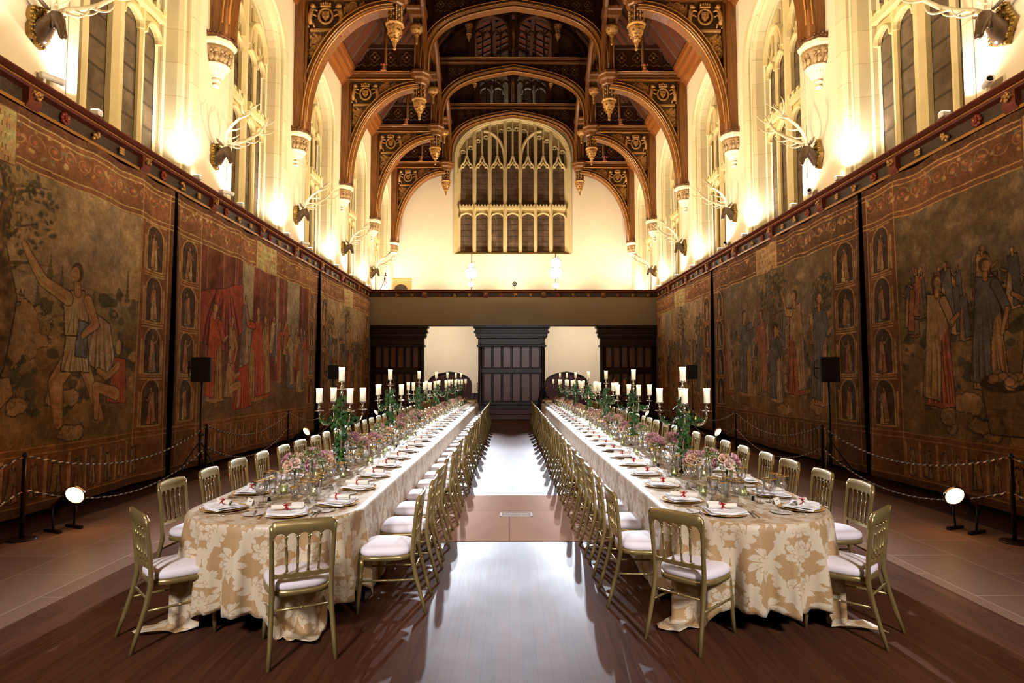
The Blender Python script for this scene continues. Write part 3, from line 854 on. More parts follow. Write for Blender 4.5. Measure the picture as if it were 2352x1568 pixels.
def make_truss():
    o = thing('hammerbeam_truss', '', 'roof truss')
    UW = 6.01
    for s in (-1,1):
        X = lambda u: s*u
        p = MB(); p.bbox(X(5.72), X(UW+.05), -.22, .22, 8.36, 12.4, .03)
        p.bbox(X(5.66), X(5.80), -.10, .10, 8.36, 12.0, .03); p.tube([(X(5.69),-.2,8.4),(X(5.69),-.2,11.9)], .035, 6); p.tube([(X(5.69),.2,8.4),(X(5.69),.2,11.9)], .035, 6)
        p.obj('wall_post', M['oak'], o)
        h = MB()
        h.bbox(X(3.25), X(UW+.05), -.20, .20, HB0+.05, HB1-.04, .02); h.bbox(X(3.25), X(UW+.05), -.26, .26, HB1-.08, HB1, .02)
        h.bbox(X(3.4), X(UW+.05), -.24, .24, HB0, HB0+.07, .02); h.bbox(X(3.4), X(UW), -.22, .22, HB0+.13, HB0+.16, .01)
        h.tube([(X(3.3),-.265,HB1-.01),(X(UW),-.265,HB1-.01)], .016, 5, 1); h.tube([(X(3.5),-.245,HB0+.005),(X(UW),-.245,HB0+.005)], .012, 5, 1)
        h.obj('hammer_beam', [M['oak_x'], M['bead']], o)
        b = MB(); pts = [brace_pt(i_/16) for i_ in range(17)]; pts = [(5.80,8.36)]+[(u if i_ else 5.79,z) for i_,(u,z) in enumerate(pts)]
        P = [(X(u),0,z) for u,z in pts]
        prof = [(-.13,-.16),(-.13,.16),(-.08,.24),(.015,.24),(.04,.18),(.09,.18),(.12,.12),(.12,-.12),(.09,-.18),(.04,-.18),(.015,-.24),(-.08,-.24)]
        if s > 0: prof = [(-a,b_) for a,b_ in prof]
        prof = [(-a,b_) for a,b_ in prof]
        b.sweep(P, prof, (0,1,0))
        for off in (-.125,-.02,.115):
            for yy in (-.245,): b.tube([(X(u_+off*math.cos(t_*PI/2)),yy+(.05 if off != -.02 else .0),z_+off*math.sin(t_*PI/2)) for t_ in [i_/18 for i_ in range(19)] for u_, z_ in [brace_pt(t_)]], .020 if off != -.02 else .014, 5, 1, cap=False)
        b.obj('curved_brace', [M['oak'], M['bead']], o)
        # carved spandrel
        c = MB(); n = 22; vs = []
        for i_ in range(n+1):
            u, z = brace_pt(i_/n, .1); vs.append((X(min(u,5.78)), z))
        for yy in (-.05,.05):
            b0 = len(c.v); L = []
            for (x, z) in vs: L += [(x,yy,z),(X(5.78),yy,z) if False else (x,yy,HB0+.05)]
            c.add(L, [(2*k,2*k+2,2*k+3,2*k+1) for k in range(n)], 0)
        r2 = random.Random(5)
        for yy in (-.075,):
            for k in range(64):
                for _ in range(30):
                    u = r2.uniform(3.7,5.6); z = r2.uniform(8.9, HB0-.08)
                    d = ((u-RC)/(RA+.1))**2 + ((z-8.6)/(RB+.1))**2
                    if d > 1.08 and not (4.65 < u < 5.72 and 11.05 < z < 12.0): break
                else: continue
                curl(c, X(u), z, r2.uniform(.07,.14), yy, r2.uniform(1,1.6), r2.choice((-1,1)), .024, 1, r2.uniform(0,6))
                if r2.random() < .5: c.blob((X(u+r2.uniform(-.1,.1)), yy, z+r2.uniform(-.1,.1)), (.05,.04,.05), 6, 4, 1)
        # royal arms: garter ring, shield, crown, two beasts, scroll bar
        cg = c; c = MB(); cu, cz = 5.2, 11.58
        ring = [(X(cu)+.19*math.cos(a*PI/10), -.12, cz+.21*math.sin(a*PI/10)) for a in range(21)]
        c.tube(ring, .035, 6, 2, cap=False)
        c.prism([(-.10,.12),(-.10,-.02),(0,-.14),(.10,-.02),(.10,.12)], lambda a,b_,t_: (X(cu)+a,t_,cz+b_), -.15, -.06, 2)
        for dx in (-.045,.045):
            for dz in (.06,-.03): c.blob((X(cu)+dx,-.16,cz+dz), .025, 6, 4, 1)
        for k in range(5):
            a = -.12+.06*k; c.blob((X(cu)+a,-.13,cz+.33+.03*(1-abs(k-2)/2)), (.03,.05,.05), 6, 4, 2)
        c.bbox(X(cu)-.14, X(cu)+.14, -.17, -.08, cz+.24, cz+.29, .01, 2)
        for e in (-1,1):
            bx = X(cu)+e*.42
            c.tube([(bx-e*.02,-.13,cz-.24),(bx+e*.03,-.13,cz-.08),(bx-e*.02,-.13,cz+.08),(bx-e*.03,-.13,cz+.2)], [.06,.075,.07,.055], 7, 2)
            c.blob((bx-e*.06,-.14,cz+.27), (.075,.06,.07), 8, 6, 2); c.blob((bx-e*.12,-.14,cz+.25), (.04,.04,.03), 6, 4, 2)
            c.tube([(bx-e*.03,-.14,cz+.13),(bx-e*.12,-.15,cz+.16),(bx-e*.2,-.15,cz+.13)], [.03,.025,.02], 5, 2)
            c.tube([(bx,-.14,cz+.02),(bx-e*.10,-.15,cz+.03),(bx-e*.18,-.15,cz-.02)], [.03,.025,.02], 5, 2)
            c.tube([(bx,-.13,cz-.2),(bx-e*.10,-.14,cz-.23),(bx-e*.12,-.14,cz-.33)], [.045,.03,.025], 5, 2)
            c.tube([(bx+e*.03,-.13,cz-.18),(bx+e*.08,-.13,cz-.26),(bx+e*.02,-.13,cz-.33)], [.045,.03,.025], 5, 2)
            c.tube([(bx+e*.05,-.13,cz-.16),(bx+e*.13,-.13,cz-.05),(bx+e*.09,-.13,cz+.1),(bx+e*.13,-.13,cz+.18)], [.02,.015,.015,.025], 5, 2)
        c.bbox(X(cu)-.42, X(cu)+.42, -.15, -.06, cz-.44, cz-.36, .01, 2)
        c.bbox(X(cu)-.42, X(cu)+.42, -.10, -.06, cz-.56, cz-.44, .01, 0)
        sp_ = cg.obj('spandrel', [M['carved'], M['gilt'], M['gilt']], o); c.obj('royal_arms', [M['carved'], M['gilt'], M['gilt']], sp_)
        pd = pendant_mb(1.0); pd.xf(Matrix.Translation((X(3.33),0,HB1+.03)))
        pd.obj('pendant', [M['oak'], M['gilt'], M['carved']], o)
        # post above the hammer beam, small bracket pendant on its face
        q_ = MB(); q_.bbox(X(3.20), X(3.46), -.15, .15, HB1, 15.3, .03)
        for e in (3.18,3.33,3.48): q_.tube([(X(e),-.15,HB1),(X(e),-.15,15.3)], .03, 6)
        q_.obj('hammer_post', M['oak'], o)
        pd = pendant_mb(1.0, True); pd.xf(Matrix.Translation((X(3.38),-.42,14.38)))
        pd.obj('bracket_pendant', [M['oak'], M['gilt'], M['carved']], o)
        # panels above the hammer beam
        sp = MB(); sp.box(X(3.5), X(5.75), -.04, .04, HB1, 13.22, 1); sp.bbox(X(3.45), X(5.8), -.12, .12, 13.2, 13.36, .02, 1)
        for k in range(5): x = 3.5+k*.5625; sp.bbox(X(x)-.025, X(x)+.025, -.08, 0, HB1, 13.2, .01, 1)
        for k in range(4):
            cx = X(3.5+(k+.5)*.5625); quatre(sp, cx, 12.92, .19, -.06, 0)
            sp.blob((cx,-.07,12.92), (.045,.03,.045), 6, 4, 2)
            sp.tube([(cx-.24,-.06,12.60),(cx-.12,-.06,12.68),(cx,-.06,12.6),(cx+.12,-.06,12.68),(cx+.24,-.06,12.60)], .025, 4, 0)
        sp.obj('panel', [M['tracery'], M['oak_dark'], M['gilt']], o)
        # little carved bust on the hammer beam with the rib rising from it
        hb = MB(); hb.bbox(X(4.55)-.10, X(4.55)+.10, -.3, -.1, HB1, HB1+.04, .01); hb.blob((X(4.55),-.2,HB1+.13), (.075,.07,.10), 8, 6); hb.blob((X(4.55),-.2,HB1+.25), (.055,.055,.06), 8, 6)
        for e in (-.09,.09): hb.blob((X(4.55)+e,-.2,HB1+.27), (.03,.03,.05), 6, 4)
        hb.obj('carved_bust', simple('pinkish_carved_bust','c07858',.6), o)
        rb = MB()
        for yy in (-.08,.08): rb.tube([(X(4.52),yy,HB1),(X(4.5),yy,13.6),(X(4.36),yy,14.6),(X(4.1),yy,15.0)], .055, 6)
        rb.box(X(4.46), X(4.58), -.06, .06, HB1, 14.0)
        rb.obj('rib', M['oak'], o)
        # lengthwise arched braces carried on the hammer posts (half a bay each way)
        lb = MB(); pts = [(X(3.33), 2.25*math.sin(i_/10*PI/2), 12.9+2.2*(1-math.cos(i_/10*PI/2))) for i_ in range(11)]
        for sy in (-1,1):
            P2 = [(a, sy*(2.27-b_), 12.9+2.2-(cc-12.9)) for a,b_,cc in pts]
            P2 = [(X(3.13), sy*(.12+2.15*(1-math.cos(i_/10*PI/2))), 12.6+2.5*math.sin(i_/10*PI/2)) for i_ in range(11)]
            lb.tube(P2, .10, 6, smooth=False)
        lb.bbox(X(3.22), X(3.44), -2.3, 2.3, 15.0, 15.3, .03)
        lb.obj('arcade_brace', M['oak'], o)
    # great arch over the middle
    a = MB(); ap = [(-3.16,HB1-.02)] + arch_pts(3.14, 12.7, 2.15, 13, 0, .72) + [(3.16,HB1-.02)]
    prof = [(-.14,-.14),(-.14,.14),(-.06,.22),(.03,.22),(.06,.17),(.12,.17),(.14,.10),(.14,-.10),(.12,-.17),(.06,-.17),(.03,-.22),(-.06,-.22)]
    a.sweep([(x,0,z) for x,z in ap], prof, (0,1,0))
    for hw_, ri_, yy, rr in ((3.14+.14,2.15+.13,-.20,.020),(3.14-.14,2.15-.13,-.17,.018),(3.14,2.15,-.225,.012)):
        a.tube([(x,yy,z) for x,z in [(-hw_,HB1)]+arch_pts(hw_,12.7,ri_,13,0,.72)+[(hw_,HB1)]], rr, 5, 1, cap=False)
    a.obj('arch_rib', [M['oak'], M['bead']], o)
    s_ = MB(); ap = arch_pts(3.14, 12.7, 2.25, 16, 0, .72)
    for yy in (-.04,.04):
        L = []
        for x,z in ap: L += [(x,yy,min(z,15.05)),(x,yy,15.1)]
        s_.add(L, [(2*k,2*k+2,2*k+3,2*k+1) for k in range(len(ap)-1)], 0)
    for k in range(-7,8):
        x = k*.40
        zb = arch_z(x, 3.14, 12.7, 2.25)
        if 15.02-zb > .05: s_.bbox(x-.022, x+.022, -.09, 0, zb, 15.05, .008, 1)
        cx = x+.2
        if 2.9 > abs(cx) > 1.0: 
            quatre(s_, cx, 14.84, .15, -.06, 3); s_.blob((cx,-.07,14.84), (.03,.02,.03), 5, 4, 2)
            s_.tube([(cx-.18,-.06,14.58),(cx-.09,-.06,14.66),(cx,-.06,14.58),(cx+.09,-.06,14.66),(cx+.18,-.06,14.58)], .02, 4, 3)
    s_.obj('arch_spandrel', [M['oak_dark'], M['oak_dark'], M['gilt'], M['tracery']], o)
    c = MB(); c.bbox(-3.3, 3.3, -.2, .2, 15.05, 15.15, .02); c.bbox(-3.3, 3.3, -.14, .14, 15.15, 15.22, .02); c.bbox(-3.3, 3.3, -.24, .24, 15.20, 15.28, .02); c.tube([(-3.2,-.245,15.275),(3.2,-.245,15.275)], .014, 5, 1)
    c.obj('collar_beam', [M['oak_x'], M['bead']], o)
    # upper stage: two traceried openings, queen and king posts
    u = MB()
    for s in (-1,1):
        for x0_, x1_ in ((0.06,.16),(1.72,1.95)): u.bbox(s*x0_, s*x1_, -.1, .1, 15.28, 17.6, .02, 0)
        cx = s*.94
        P = lambda pts: [(x,0,z) for x,z in pts]
        u.sweep(P(outline(.76,15.28,16.5,.75,8,cx)), [(-.05,-.1),(-.05,.1),(.05,.1),(.05,-.1)], (0,1,0), 0)
        for e in (-.38,0,.38):
            u.bbox(cx+e-.03, cx+e+.03, -.06, .06, 15.28, 16.6 if e else 16.9, .01, 0)
        for e in (-.57,-.19,.19,.57): u.sweep(P(arch_pts(.18,16.25,.3,5,cx+e)), [(-.03,-.05),(-.03,.05),(.03,.05),(.03,-.05)], (0,1,0), 0)
        # blank boarding around the openings
        ap2 = arch_pts(.80,16.5,.78,8,cx)
        L = []
        for x,z in ap2: L += [(x,.03,z),(x,.03,17.6)]
        u.add(L, [(2*k,2*k+2,2*k+3,2*k+1) for k in range(len(ap2)-1)], 1)
        u.add([(s*1.74,.03,15.28),(s*1.74,.03,17.65),(s*2.0,.03,17.4),(s*3.2,.03,15.9),(s*3.2,.03,15.28)], [(0,1,2,3,4)] if s < 0 else [(4,3,2,1,0)], 1)
        # tracery circles in the outer triangle
        for k in range(3): quatre(u, s*(2.15+.3*k), 15.62+.0*k, .16, -.03, 0)
        u.sweep(P([(s*3.1,15.3),(s*2.9,15.9),(s*2.5,16.4),(s*2.0,16.7)]), [(-.05,-.08),(-.05,.08),(.05,.08),(.05,-.08)], (0,1,0), 0)
    u.obj('upper_tracery', [M['oak_dark'], M['carved_dark']], o)
    k_ = MB(); k_.lathe([(.05,0),(.06,.1),(.04,.16),(.045,.9),(.035,1.0),(.07,1.06),(.08,1.14),(.05,1.2),(.05,1.7)], 8, (0,-.14,15.28)); k_.obj('king_post', M['oak'], o)
    for s in (-1,1):
        pd = pendant_mb(.45); pd.xf(Matrix.Translation((s*1.9,-.15,16.75))); pd.obj('upper_pendant', [M['oak'], M['gilt'], M['carved']], o)
    return o
t0 = make_truss(); ST = Stamp(t0)
names = ['nearest oak hammerbeam truss, only its wall posts in view', 'oak hammerbeam truss over the second window pier, with the largest pendants in view',
         'oak hammerbeam truss whose great arch frames the reddish boarded gable openings', 'oak hammerbeam truss whose great arch frames the two gable windows', 'oak hammerbeam truss closest around the great end window']
for y, lb in zip(TR[1:], names):
    ST((AX, y, 0), 0, lb, 'hammerbeam roof trusses')
# sloped boards that show red between the third and fourth trusses
# ---------------------------------------------------------------- corbels under the wall posts
def corbel():
    o = thing('stone_corbel', '', 'corbel')
    m = MB(); n = 8; r0 = PI/8
    m.lathe([(.30,-.20),(.36,-.14),(.37,-.08),(.33,-.06),(.30,-.03)], n, rot0=r0, smooth=False)
    m.lathe([(.0,-.93),(.05,-.93),(.07,-.90),(.06,-.88),(.04,-.86),(.08,-.82),(.09,-.79),(.05,-.78),(.10,-.74),(.17,-.66),(.21,-.60),(.22,-.56),(.25,-.545),(.25,-.52),(.20,-.5)], 16, smooth=True)
    for k in range(20):
        a = k*2*PI/20; m.tube([(.10*math.cos(a),.10*math.sin(a),-.745),(.185*math.cos(a),.185*math.sin(a),-.63)], .012, 4)
    m.obj('block', M['stone_corbel'], o)
    c = MB(); c.lathe([(.21,-.52),(.24,-.40),(.27,-.28),(.31,-.20)], 16)
    r2 = random.Random(3)
    for k in range(16):      # little carved figures and foliage
        a = k*2*PI/16+r2.uniform(-.1,.1); r = .27
        c.blob((r*math.cos(a), r*math.sin(a), -.30), (.035,.035,.04), 6, 5)
        c.tube([(r*.93*math.cos(a), r*.93*math.sin(a), -.34),(r*.92*math.cos(a+.06), r*.92*math.sin(a+.06), -.42),(r*.86*math.cos(a-.05), r*.86*math.sin(a-.05), -.49)], [.035,.045,.025], 6)
        c.tube([(r*.98*math.cos(a), r*.98*math.sin(a), -.38),(r*1.05*math.cos(a+.15), r*1.05*math.sin(a+.15), -.34)], .015, 5)
    c.obj('carving', simple('carved_corbel_band','a88a62',.6,0,.35,12,.6,30,.02), o)
    g = MB(); g.lathe([(.31,-.04),(.33,0),(.31,.03)], 16)
    for k in range(28):
        a = k*2*PI/28
        for z in (-.01,.035): g.blob((.32*math.cos(a+z), .32*math.sin(a+z), z+.01), .022, 5, 4)
    g.obj('cresting', simple('bronze_cresting','6a4422',.45,.2,.3,14), o)
    return o
cb = corbel(); ST = Stamp(cb)
for k, y in enumerate(TR[1:]):
    for W, s, side in ((WL,-.05,'left'),(WR,.05,'right')):
        ST((W-s*1.0, y, 8.36), 0, '%s pale carved stone corbel from the near end, on the %s wall' % (ORD[k], side), 'stone corbels below the roof posts')
# ---------------------------------------------------------------- tapestries: woven colour painted per vertex
class Canvas:
    def __init__(s, W, H, L, Z, seed):
        s.W, s.H = W, H; s.u, s.v = np.meshgrid(np.linspace(0, L, W), np.linspace(0, Z, H)); s.L, s.Z = L, Z
        s.c = np.zeros((H, W, 3)); s.rg = np.random.RandomState(seed)
        s.n1 = s.fbm(3.0); s.n2 = s.fbm(8.0); s.n3 = s.fbm(22.0)
    def fbm(s, f, oct=4):
        out = np.zeros((s.H, s.W)); amp = 1; tot = 0
        for o in range(oct):
            gw = int(s.L*f*(2**o)/3)+3; gh = int(s.Z*f*(2**o)/3)+3
            g = s.rg.rand(gh, gw); x = np.linspace(0, gw-1.001, s.W); y = np.linspace(0, gh-1.001, s.H)
            x0 = x.astype(int); y0 = y.astype(int); fx = x-x0; fy = (y-y0)[:,None]; fx = fx*fx*(3-2*fx); fy = fy*fy*(3-2*fy)
            a = g[y0][:,x0]; b = g[y0][:,x0+1]; c = g[y0+1][:,x0]; d = g[y0+1][:,x0+1]
            out += amp*((a*(1-fx)+b*fx)*(1-fy)+(c*(1-fx)+d*fx)*fy); tot += amp; amp *= .55
        return out/tot
    def win(s, xa, xb, ya, yb):
        i0 = max(0, int(xa/s.L*(s.W-1))-1); i1 = min(s.W, int(xb/s.L*(s.W-1))+3); j0 = max(0, int(ya/s.Z*(s.H-1))-1); j1 = min(s.H, int(yb/s.Z*(s.H-1))+3)
        return slice(j0, max(j0,j1)), slice(i0, max(i0,i1))
    def put(s, m, col, shade=None, a=1.0):
        if isinstance(m, tuple): m, w = m
        else: w = (slice(None), slice(None))
        if m.size == 0: return
        m = (np.clip(m,0,1)*a)[...,None]; c = np.array(col)[None,None,:]
        if shade is not None:
            sh = shade[w] if shade.shape == s.u.shape else shade
            c = c*np.clip(sh,0,3)[...,None]
        s.c[w] = s.c[w]*(1-m) + c*m
    def ell(s, x, y, rx, ry, ang=0, wob=.12):
        r = max(rx,ry)*1.2; w = s.win(x-r,x+r,y-r,y+r); u, v = s.u[w], s.v[w]
        dx, dy = u-x, v-y; ca, sa = math.cos(ang), math.sin(ang)
        a = (dx*ca+dy*sa)/rx; b = (-dx*sa+dy*ca)/ry
        return np.clip((1.0+wob*2*(s.n3[w]-.5)-np.sqrt(a*a+b*b))*min(rx,ry)*90, 0, 1), w
    def poly(s, pts, wob=.02):
        xs = [p[0] for p in pts]; ys = [p[1] for p in pts]
        w = s.win(min(xs)-.05,max(xs)+.05,min(ys)-.05,max(ys)+.05)
        x = s.u[w]+(s.n3[w]-.5)*wob*2; y = s.v[w]+(s.n2[w]-.5)*wob*2; ins = np.zeros_like(x, bool); n = len(pts)
        for i in range(n):
            x1,y1 = pts[i]; x2,y2 = pts[(i+1)%n]
            if y1 == y2: continue
            ins ^= ((y1 > y) != (y2 > y)) & (x < (x2-x1)*(y-y1)/(y2-y1)+x1)
        return ins.astype(float), w
    def line(s, pts, w1, w2=None):
        w2 = w1 if w2 is None else w2; n = len(pts)-1; g = max(w1,w2)+.02
        xs = [p[0] for p in pts]; ys = [p[1] for p in pts]; w = s.win(min(xs)-g,max(xs)+g,min(ys)-g,max(ys)+g)
        u, v = s.u[w], s.v[w]; out = np.zeros_like(u)
        for i in range(n):
            (x1,y1),(x2,y2) = pts[i], pts[i+1]; dx, dy = x2-x1, y2-y1; L = dx*dx+dy*dy+1e-9
            t = np.clip(((u-x1)*dx+(v-y1)*dy)/L,0,1); d = np.hypot(u-x1-t*dx, v-y1-t*dy)
            out = np.maximum(out, np.clip((w1+(w2-w1)*(i+t)/n-d)*90,0,1))
        return out, w
    def rect(s, a, b, c, d):
        w = s.win(a-.01,b+.01,c-.01,d+.01); u, v = s.u[w], s.v[w]
        return ((u>=a)&(u<=b)&(v>=c)&(v<=d)).astype(float), w
SKIN = (.40,.24,.13); DARK = (.035,.028,.028)
def grow(pts, k):
    cx = sum(p[0] for p in pts)/len(pts); cy = sum(p[1] for p in pts)/len(pts)
    return [(p[0]+math.copysign(k,p[0]-cx), p[1]+math.copysign(k,p[1]-cy)) for p in pts]
def drape(C, pts, col, n=7):
    """cloth patch: dark outline, mottled body, folds running down it"""
    C.put(C.poly(grow(pts,.016),.015), DARK); C.put(C.poly(pts,.015), col, .55+.9*(C.n2*.6+C.n3*.4))
    xs = [p[0] for p in pts]; ys = [p[1] for p in pts]; x0, x1, y0, y1 = min(xs), max(xs), min(ys), max(ys); rg = C.rg
    ctr = (x0+x1)/2
    for k in range(n):
        t = (k+.5)/n + rg.uniform(-.04,.04); xb = x0+(x1-x0)*t; xt = ctr+(xb-ctr)*.45
        m = [(xb, y0+.05*(y1-y0)), (xb*.6+xt*.4+rg.uniform(-.03,.03), y0+(y1-y0)*.4), (xt, y0+(y1-y0)*rg.uniform(.62,.92))]
        pl, w = C.poly(pts,.015)
        wd = max(.007, .030*(x1-x0))
        for off, cc, al in ((0, tuple(q*.30 for q in col), .85), (wd*2.1, tuple(min(.6,q*1.7) for q in col), .75)):
            ln, w2 = C.line([(a+off,b) for a,b in m], wd*1.1, wd*.3)
            full = np.zeros_like(C.u[w2]); # clip the fold to the patch
            pm = np.zeros(C.u.shape, bool); pm[w] = pl > .5; C.put((ln*pm[w2], w2), cc, None, al)
def head(C, x, y, r, face=1, beard=False):
    C.put(C.ell(x-face*r*.12,y+r*.1,r*1.12,r*1.22), (.07,.045,.03), .6+.8*C.n3)
    C.put(C.ell(x+face*r*.22,y-r*.08,r*.74,r*.95), SKIN, .75+.5*C.n3)
    C.put(C.ell(x-face*r*.25,y-r*.05,r*.35,r*.8), tuple(q*.55 for q in SKIN), None, .6)
    C.put(C.line([(x+face*r*.82,y+r*.15),(x+face*r*1.05,y-r*.2),(x+face*r*.8,y-r*.25)], r*.1), SKIN)
    C.put(C.line([(x+face*r*.3,y+r*.12),(x+face*r*.6,y+r*.12)], r*.07), (.06,.03,.02)); C.put(C.line([(x+face*r*.35,y-r*.5),(x+face*r*.62,y-r*.48)], r*.06), (.12,.05,.03))
    if beard: C.put(C.ell(x+face*r*.35,y-r*.8,r*.5,r*.6), (.22,.17,.12), .6+.8*C.n3)
def limb(C, pts, w1, w2):
    C.put(C.line(pts, w1+.014, w2+.014), DARK); C.put(C.line(pts, w1, w2), SKIN, .65+.65*C.n2); C.put(C.line([(a-w1*.45,b) for a,b in pts], w1*.3, w2*.25), tuple(q*.5 for q in SKIN), None, .6)
def figure(C, x, y, h, robe, cloak, face=1, arm=0, naked=False):
    """robed standing figure, feet at (x,y), height h"""
    w = h*.17; small = h < .95; nf = 3 if small else 7; rg = C.rg; lean = rg.uniform(-.03,.03)*h
    C.put(C.ell(x+w*.4,y+.012*h,w*.35,h*.02), SKIN); C.put(C.ell(x-w*.4,y+.012*h,w*.35,h*.02), SKIN)
    drape(C, [(x-w*.95,y+.02*h),(x,y+.0*h),(x+w*.9,y+.02*h),(x+w*.55,y+.55*h),(x+w*.52,y+.80*h),(x+w*.2,y+.85*h),(x-w*.5,y+.83*h),(x-w*.6,y+.5*h)], robe, nf)
    drape(C, [(x-face*w*1.1,y+.08*h),(x-face*w*.1,y+.05*h),(x+face*w*.1,y+.5*h),(x+face*w*.55,y+.58*h),(x+face*w*.35,y+.82*h),(x-face*w*.55,y+.85*h),(x-face*w*.75,y+.5*h)], cloak, nf-2)
    sh = (x+face*w*.35, y+.78*h)
    if arm == 0: pts = [sh,(x+face*w*.8,y+.62*h),(x+face*w*1.3,y+.67*h)]
    elif arm == 1: pts = [sh,(x+face*w*1.0,y+.80*h),(x+face*w*1.5,y+1.0*h)]
    else: pts = [sh,(x+face*w*.9,y+.58*h),(x+face*w*.6,y+.42*h)]
    C.put(C.line(pts[:2], h*.046), DARK); C.put(C.line(pts[:2], h*.036), cloak, .5+C.n2); limb(C, pts[1:], h*.022, h*.017)
    limb(C, [(x+lean,y+.83*h),(x+lean,y+.88*h)], h*.022, h*.022); head(C, x+lean, y+.93*h, h*.045, face, rg.rand()<.4)
def strider(C, x, y, h, f=-1):
    """bare-legged man in a short tunic striding out with one arm flung up, cloak flying behind"""
    drape(C, [(x-f*.02*h,y+.78*h),(x-f*.30*h,y+.66*h),(x-f*.38*h,y+.42*h),(x-f*.30*h,y+.30*h),(x-f*.10*h,y+.40*h)], (.33,.26,.20), 6)
    limb(C, [(x-f*.04*h,y+.44*h),(x-f*.16*h,y+.24*h),(x-f*.26*h,y+.03*h)], h*.062, h*.028)
    limb(C, [(x+f*.04*h,y+.44*h),(x+f*.15*h,y+.27*h),(x+f*.12*h,y+.02*h)], h*.066, h*.028)
    for dx in (.12,-.26): C.put(C.ell(x+f*(dx+.03)*h,y+.015*h,h*.055,h*.018), (.22,.13,.07)); 
    for k in range(4): C.put(C.line([(x+f*.10*h,y+(.05+.03*k)*h),(x+f*.16*h,y+(.06+.03*k)*h)], .008), (.12,.07,.04))
    drape(C, [(x-.12*h,y+.34*h),(x+.13*h,y+.33*h),(x+.10*h,y+.55*h),(x+.09*h,y+.60*h),(x-.09*h,y+.60*h)], (.36,.29,.20), 7)
    drape(C, [(x-.10*h,y+.56*h),(x+.10*h,y+.56*h),(x+.115*h,y+.74*h),(x+.06*h,y+.84*h),(x-.07*h,y+.83*h),(x-.12*h,y+.74*h)], (.32,.24,.15), 4)
    drape(C, [(x-.02*h,y+.44*h),(x+.10*h,y+.42*h),(x+.11*h,y+.64*h),(x+.02*h,y+.66*h)], (.10,.13,.18), 5)
    limb(C, [(x+f*.09*h,y+.78*h),(x+f*.26*h,y+.86*h),(x+f*.40*h,y+1.04*h)], h*.045, h*.022)
    for k in range(4): C.put(C.line([(x+f*.40*h,y+1.04*h),(x+f*(.39+.022*k)*h,y+1.09*h)], .010), SKIN)
    limb(C, [(x-f*.10*h,y+.78*h),(x-f*.18*h,y+.64*h),(x-f*.06*h,y+.56*h)], h*.042, h*.022)
    limb(C, [(x,y+.83*h),(x+f*.01*h,y+.89*h)], h*.035, h*.03); head(C, x+f*.015*h, y+.945*h, h*.055, f)
def sitter(C, x, y, h, col, f=-1):
    drape(C, [(x-.2*h,y+.18*h),(x+.16*h,y+.16*h),(x+.14*h,y+.62*h),(x-.10*h,y+.64*h)], col, 5)
    limb(C, [(x+f*.05*h,y+.26*h),(x+f*.36*h,y+.34*h),(x+f*.34*h,y+.04*h)], h*.07, h*.035); limb(C, [(x+f*.02*h,y+.56*h),(x+f*.22*h,y+.44*h),(x+f*.34*h,y+.5*h)], h*.045, h*.03)
    head(C, x, y+.76*h, h*.085, f)
def tree(C, x, y, h, r, dark=(.05,.055,.035), light=(.20,.17,.08)):
    rg = C.rg
    trunk = [(x-.1*r,y),(x+.12*r,y+.3*h),(x-.10*r,y+.55*h),(x+.10*r,y+.85*h)]
    C.put(C.line(trunk, r*.24, r*.10), DARK); C.put(C.line(trunk, r*.21, r*.08), (.16,.11,.06), .3+1.3*C.n3)
    for k in range(9):
        a = rg.uniform(.2,2.9); y0 = y+h*rg.uniform(.4,.85); C.put(C.line([(x,y0),(x+r*.5*math.cos(a),y0+r*.35*math.sin(a)),(x+r*.95*math.cos(a),y0+r*.5*math.sin(a))], .035,.008), (.10,.07,.045), .4+C.n3)
    for k in range(260):
        a = rg.uniform(0,2*PI); d = rg.uniform(0,1)**.5*r; cx = x+d*math.cos(a); cy = y+h*.74+d*.75*math.sin(a)
        C.put(C.ell(cx,cy,rg.uniform(.03,.075),rg.uniform(.02,.045),rg.uniform(-1.5,1.5),.5), light if rg.rand()<.33 else dark, .6+.9*C.n2, .8)
def rock(C, x, y, rx, ry):
    rg = C.rg; C.put(C.ell(x,y,rx+.02,ry+.02,0,.5), DARK); C.put(C.ell(x,y,rx,ry,0,.5), (.26,.19,.11), .35+1.2*C.n2)
    for k in range(12):
        a = rg.uniform(0,6.3); d = rg.uniform(.2,.9); p = (x+rx*d*math.cos(a), y+ry*d*math.sin(a)); C.put(C.line([p,(p[0]+rg.uniform(-.12,.12),p[1]+rg.uniform(-.14,.02))], .012,.004), DARK if k%2 else (.40,.31,.19), None, .7)
